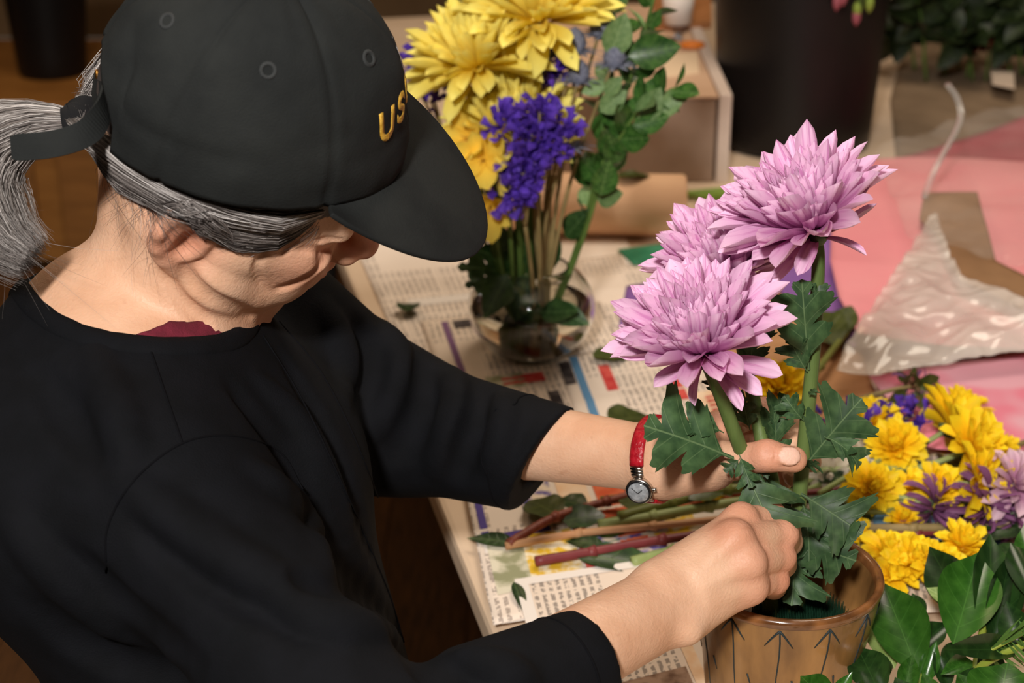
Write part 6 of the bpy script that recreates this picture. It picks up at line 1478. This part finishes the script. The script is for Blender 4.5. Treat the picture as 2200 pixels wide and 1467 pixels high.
yf = [(1668, 838, .050, 24, 42, (.1, -.5, .9), 'bright yellow flower right behind the front pink bloom', None),
      (1632, 880, .030, 16, 26, (-.3, -.6, .7), 'small bright yellow flower low beside the left thumb', None),
      (1872, 915, .050, 24, 40, (-.4, -.3, .9), 'yellow flower leftmost in the heap beside the blue statice', (1760, 1000, .03)),
      (1925, 965, .046, 24, 38, (-.2, -.5, .8), 'yellow flower just below the blue statice in the heap', (1800, 1010, .02)),
      (2030, 925, .058, 33, 44, (.75, .3, .45), 'large yellow flower seen from behind with its green stem to the left', (1860, 1000, .03)),
      (2082, 965, .062, 30, 42, (.5, -.5, .6), 'large yellow flower in the middle of the heap', (1900, 1030, .02)),
      (2092, 1040, .052, 31, 44, (.7, -.6, .3), 'large drooping yellow flower lowest on the right of the heap', (1900, 1020, .02)),
      (2060, 890, .040, 25, 36, (.2, .2, .9), 'topmost yellow flower in the heap against the pink paper', None),
      (1868, 1048, .044, 22, 34, (.1, -.7, .6), 'yellow flower beside the white petals, left in the heap', (1740, 1080, .02)),
      (1960, 1050, .034, 17, 26, (0, -.6, .7), 'small yellow flower between the two purple wilted blooms', None),
      (2012, 1055, .040, 22, 34, (.1, -.6, .6), 'yellow flower right above the first wilted purple bloom', (1850, 1075, .02)),
      (2148, 972, .044, 18, 28, (.5, -.2, .7), 'small yellow flower at the right end of the heap', None),
      (1908, 1195, .022, 20, 30, (-.1, -.3, .9), 'yellow flower low in the heap just right of the pot rim', None),
      (1960, 1212, .024, 22, 32, (.1, -.4, .9), 'second low yellow flower right of the pot', None),
      (2012, 1222, .026, 21, 30, (.1, -.3, .9), 'third low yellow flower behind the glossy green leaves', None),
      (2064, 1180, .026, 21, 30, (.2, -.3, .9), 'fourth low yellow flower under the wilted blooms', None),
      (1920, 1240, .016, 18, 26, (-.1, -.4, .9), 'yellow flower nearest the pot side, partly behind the leaves', None),
      (1838, 1150, .022, 14, 22, (-.2, -.4, .9), 'little yellow flower scrap touching the pot rim', None),
      (1940, 1120, .024, 16, 24, (0, -.4, .9), 'little orange-yellow flower left of the wilted purple bloom', None),
      (1590, 1020, .022, 14, 22, (-.2, -.4, .9), 'small yellow flower lying behind the left hand', None),
      (1520, 1050, .016, 16, 22, (-.2, -.4, .9), 'small yellow flower under the left palm', None)]
for i, (px, py, h, R, N, axx, lab, st_) in enumerate(yf):
    heap_flower('yellow_flower', lab, T(px, py, h), axx, R / 1000 * 1.12, int(N * 1.7), BV2, 500 + i, T(*st_) if st_ else None, grp=G1, center=(i not in (4,)))
bud = empty('yellow_bud', T(2166, 992, .034), 'pale yellow bud at the right end of the heap', 'bud'); bc_ = T(2166, 992, .034)
for k in range(12):
    a = k * .5236; d = Vector((math.cos(a), math.sin(a), 1.2)).normalized(); link('petal', BV2[3], None, bud, rel(bud, frame(bc_ - UP * .006, bc_ + d * .016, UP - d * .5, 1.6)))
stem_curve(bud, [bc_ - UP * .005, T(2230, 950, .03), T(2300, 900, .02)], .002, .002, TST)
for i, (px, py, h, R, axx, lab) in enumerate([(1800, 968, .040, 24, (-.2, -.6, .6), 'white wilted flower beside the thick green stem'), (1848, 955, .044, 22, (.3, -.5, .6), 'white wilted flower right of the thick green stem'), (1782, 1020, .028, 22, (-.2, -.8, .3), 'lowest white wilted flower behind the fingertip'), (1832, 1015, .030, 20, (.3, -.7, .4), 'white wilted flower above the left yellow flower of the heap')]):
    heap_flower('white_flower', lab, T(px, py, h), axx, R / 1000, 26, WV, 600 + i, T(px - 120, py + 45, .02), grp='white flowers in the heap', center=False, spread=110)
heap_flower('wilted_chrysanthemum', 'wilted purple bloom hanging left, on a pale stem', T(1995, 1088, .036), (.75, -.45, -.2), .030, 60, WLV, 700, T(1820, 1085, .03), grp='wilted purple blooms', center=False, spread=130)
heap_flower('wilted_chrysanthemum', 'wilted purple bloom with long ragged petals at the right', T(2105, 1080, .040), (.8, -.3, .0), .036, 70, WLV, 701, T(1900, 1080, .03), grp='wilted purple blooms', center=False, spread=120)
heap_flower('wilted_chrysanthemum', 'wilted purple bloom at the right picture edge', T(2180, 1100, .034), (.6, -.4, .3), .032, 60, WLV, 702, T(2000, 1130, .02), grp='wilted purple blooms', center=False, spread=125)
heap_flower('blush_chrysanthemum', 'pale blush bloom at the right picture edge above the wilted ones', T(2178, 1050, .052), (.3, -.5, .7), .034, 60, BLV, 703, None, grp=None, center=False)
def heap_statice(label, px, py, h, seed): 
    t = T(px, py, h); return statice(label, [t, t + Vector((.012, 0, .006)), t + Vector((-.010, .004, .002))], T(px - 60, py + 30, .02), seed, 11)
heap_statice('blue-purple statice tuft in the heap above the yellow flowers', 1935, 905, .056, 21); heap_statice('purple statice tuft peeking behind the thick green stem', 1810, 928, .05, 22); heap_statice('purple statice tuft behind the stems above the thumb', 1655, 905, .03, 23); heap_statice('purple statice tuft under the left hand', 1545, 1030, .02, 24)
# dried red flower head on its stem
dr_ = empty('dried_flower', T(1960, 828, .05), 'dried red and green flower head on a bare stem over the pink paper', 'flower'); rr = random.Random(9); dc = T(1960, 828, .05)
stem_curve(dr_, [dc, T(1900, 842, .045), T(1800, 870, .03), T(1700, 900, .02)], .0022, .0026, TST)
for k in range(26):
    o_ = Vector((rr.gauss(0, .011), rr.gauss(0, .008), rr.gauss(0, .009))); d = (o_ + Vector((0, -.002, .003))).normalized()
    link('dry_bract', LV[2] if k % 3 else WLV[0], None, dr_, rel(dr_, frame(dc + o_ * .4, dc + o_ + d * .010, Vector((rr.gauss(0, 1), -1, rr.gauss(0, 1))), 1.2)))
    if k % 2: MB().tube([dc + o_ - UP * .003, dc + o_, dc + o_ + UP * .004], [.002, .0035, .001], 7).build('dry_calyx', mat('dried_red', srgb(110, 50, 48), srgb(96, 92, 50), scale=120, rough=.8), dr_)
cut_stem('long dark olive stem leaning behind the tallest pink bloom', [(1700, 880, .02), (1760, 790, .028), (1830, 700, .03)], .0042, OLS, [((1790, 740, .03), (1740, 640, .05), 2, 1.0), ((1800, 720, .03), (1830, 650, .05), 3, .9)])
# bare stems of the heap
for i, (p, q, h, m, r_) in enumerate([((1750, 1082), (2000, 1070), .030, PGS, .003), ((1760, 1105), (2060, 1100), .026, OLS, .003), ((1740, 1140), (2180, 1135), .020, TST, .0042), ((1800, 1160), (2140, 1140), .016, DRS, .003), ((1700, 1062), (1960, 1046), .03, DRS, .003), ((1750, 1010), (2040, 1010), .034, PGS, .0028), ((1860, 1250), (2080, 1190), .014, OLS, .0034), ((1900, 1260), (2150, 1210), .012, TST, .003), ((1760, 1060), (1900, 985), .04, PGS, .0026), ((2080, 1010), (2250, 930), .03, TST, .003), ((1960, 1010), (2070, 1015), .045, PGS, .003), ((1840, 1200), (2000, 1170), .016, PGS, .003)]):
    lab = ['pale green bare stem under the two wilted purple blooms', 'olive bare stem running below the first wilted bloom', 'grey-tan bare stem at the lower side of the heap', 'thin dark red bare stem beside the grey-tan one', 'thin dark red bare stem under the white flowers', 'pale green bare stem across the middle of the heap', 'olive bare stem low among the small yellow flowers', 'tan bare stem lowest in the heap by the glossy leaves', 'pale green bare stem slanting through the white flowers', 'tan bare stem leaving the heap at the right edge', 'short green bare stem below the large yellow flower', 'pale green bare stem next to the pot rim'][i]
    cut_stem(lab, [(p[0], p[1], h), ((p[0] + q[0]) / 2, (p[1] + q[1]) / 2 - 4, h + .006), (q[0], q[1], h)], r_, m)
rr = random.Random(31)
for i in range(95):
    px, py = rr.uniform(1600, 2230), rr.uniform(930, 1260)
    if (px < 1760 and py > 1100) or (px < 2100 and py > 1140): continue
    h = rr.uniform(.008, .030); p = T(px, py, h); a = rr.uniform(0, 6.28); L_ = rr.uniform(.025, .06)
    tag(link('loose_leaf', LV[rr.choice([0, 1, 2, 3, 4, 4])], None, None, frame(p, p + Vector((math.cos(a), math.sin(a), rr.uniform(-.1, .25))) * L_, UP + Vector((rr.gauss(0, .4), rr.gauss(-.2, .4), 0)), rr.uniform(.7, 1.1))), 'loose green leaf mixed into the heap of cut flowers', 'leaf', 'leaves in the flower heap')
# ------------------------------------------------------------------ glossy broad-leaved branches at the lower right
GLO = leaf_mat('glossy_leaf', srgb(34, 74, 20), srgb(54, 98, 32), srgb(62, 108, 40), .26, .6, vw=.006, bump=.04, transl=.12); GLU = leaf_mat('leaf_underside', srgb(126, 150, 78), srgb(150, 172, 100), srgb(170, 188, 124), .45, .4, transl=.15); GLD = leaf_mat('glossy_dark_leaf', srgb(20, 44, 16), srgb(36, 64, 26), srgb(42, 72, 30), .28, .5, vw=.006, bump=.04)
rus_out = lambda u: max(0.012, math.sin(math.pi * u ** 0.9) ** 1.05)
RL = [blade('leaf', w_, b_, .6, 14, 5, lan_out if i > 3 else rus_out, seed=i + 120, material=m_) for i, (w_, b_, m_) in enumerate([(.26, -.35, GLO), (.26, .35, GLO), (.24, -.2, GLU), (.26, -.3, GLD), (.15, .25, GLD), (.13, -.3, GLO)])]
def Wd(px, py, d): return W(px, py, d)
gl = [ # base px,py,d -> tip px,py,d, variant, width, branch
    (1975, 1452, 1.20, 1892, 1232, 1.24, 0, 1.0, 0), (2048, 1385, 1.22, 2112, 1164, 1.26, 0, 1.05, 1), (2085, 1330, 1.27, 1990, 1166, 1.30, 3, 1.0, 1), (1922, 1436, 1.22, 1872, 1300, 1.25, 2, 1.05, 0), (1930, 1370, 1.26, 1885, 1250, 1.28, 2, .8, 0),
    (1895, 1500, 1.17, 1838, 1376, 1.20, 3, 1.2, 0), (1800, 1530, 1.10, 1710, 1440, 1.13, 0, 1.0, 2), (1790, 1510, 1.12, 1832, 1448, 1.13, 1, .8, 2), (2140, 1560, 1.10, 2168, 1400, 1.14, 0, 1.5, 3), (2190, 1392, 1.19, 2008, 1404, 1.16, 4, .9, 3),
    (2122, 1386, 1.23, 2140, 1130, 1.27, 3, .75, 1), (2128, 1390, 1.23, 2180, 1180, 1.25, 3, .7, 1), (1985, 1470, 1.20, 2012, 1380, 1.21, 1, .9, 0), (1940, 1500, 1.18, 1962, 1400, 1.19, 0, .9, 0), (2040, 1480, 1.20, 2010, 1400, 1.20, 3, 1.0, 3), (2090, 1420, 1.20, 2030, 1440, 1.18, 0, .9, 3),
    (2055, 1300, 1.27, 1990, 1260, 1.28, 2, 1.0, 1), (2120, 1400, 1.21, 2060, 1380, 1.20, 3, .9, 3), (2200, 1450, 1.16, 2120, 1440, 1.14, 5, 1.0, 3), (2230, 1300, 1.22, 2170, 1150, 1.26, 3, .8, 1), (2240, 1240, 1.25, 2195, 1110, 1.28, 0, .9, 1), (1880, 1480, 1.2, 1905, 1400, 1.22, 3, 1.0, 0), (1960, 1400, 1.25, 2040, 1330, 1.26, 3, 1.0, 0), (2060, 1500, 1.17, 2100, 1430, 1.17, 3, 1.2, 3), (1985, 1330, 1.29, 1960, 1270, 1.30, 3, 1.0, 0), (2180, 1330, 1.24, 2130, 1300, 1.24, 3, 1.0, 1), (2010, 1520, 1.17, 1985, 1440, 1.18, 0, 1.0, 0), (2250, 1420, 1.17, 2190, 1330, 1.18, 5, 1.3, 3), (1830, 1540, 1.15, 1850, 1450, 1.17, 3, 1.1, 2), (1935, 1420, 1.28, 1915, 1330, 1.29, 3, 1.2, 0), (1990, 1390, 1.28, 1960, 1320, 1.29, 3, 1.2, 0), (2070, 1380, 1.27, 2075, 1290, 1.28, 3, 1.2, 1), (2150, 1480, 1.2, 2110, 1380, 1.21, 3, 1.1, 3), (2030, 1450, 1.24, 2060, 1370, 1.25, 3, 1.2, 3), (2200, 1400, 1.22, 2160, 1290, 1.23, 3, 1.2, 1), (1900, 1440, 1.26, 1895, 1370, 1.27, 3, 1.3, 0), (2100, 1520, 1.15, 2060, 1440, 1.16, 0, 1.2, 3), (1960, 1530, 1.15, 1925, 1450, 1.16, 3, 1.2, 0)]
bst = [[W(1985, 1600, 1.17), W(1975, 1460, 1.20), W(1945, 1350, 1.25)], [W(2060, 1600, 1.17), W(2095, 1440, 1.21), W(2130, 1250, 1.26)], [W(1830, 1620, 1.10), W(1800, 1530, 1.11), W(1780, 1470, 1.125)], [W(2080, 1560, 1.12), W(2100, 1440, 1.17), W(2210, 1380, 1.19)]]
labs = ['glossy green branch with one leaf catching light beside the pot', 'glossy green branch with tall upright leaves at the lower right', 'low glossy sprig in front of the pot foot', 'glossy green branch filling the lower right corner']
for b_i in range(4):
    root = empty('ruscus_branch', bst[b_i][0], labs[b_i], 'branch', 'glossy branches at the lower right'); stem_curve(root, bst[b_i], .0036, .0024, mat('lime_stem', srgb(150, 160, 60), srgb(120, 140, 50), scale=30, rough=.5))
    for (ax_, ay_, ad, tx, ty, td, k, wd, bi) in gl:
        if bi != b_i: continue
        p, t = W(ax_, ay_, ad), W(tx, ty, td); sd_ = rnd.uniform(-.35, .35)
        link('leaf', RL[k], None, root, rel(root, frame(p, t, TOCAM(p) + Vector((sd_, 0, .35)), wd * 0.98)))
# needle-like sprigs at the right edge
nd_ = empty('needle_sprig', W(2140, 1400, 1.17), 'fine needle-leaved green sprig at the right edge below the glossy leaves', 'sprig')
stem_curve(nd_, [W(2120, 1400, 1.18), W(2180, 1370, 1.18), W(2260, 1330, 1.18)], .0016, .0012, mat('lime_stem', srgb(150, 160, 60)))
NV_ = blade('needle', .035, .2, .2, 5, 1, lan_out, seed=4, material=mat('needle_green', srgb(70, 100, 40), rough=.7, spec=.2))
for k in range(34):
    t = k / 34; p = W(2120, 1400, 1.18).lerp(W(2260, 1330, 1.18), t); s_ = 1 if k % 2 else -1; link('needle', NV_, None, nd_, rel(nd_, frame(p, p + Vector((.022, rr.gauss(0, .008), s_ * .022 + rr.gauss(0, .004))), Vector((0, -1, .3)), 1.0)))
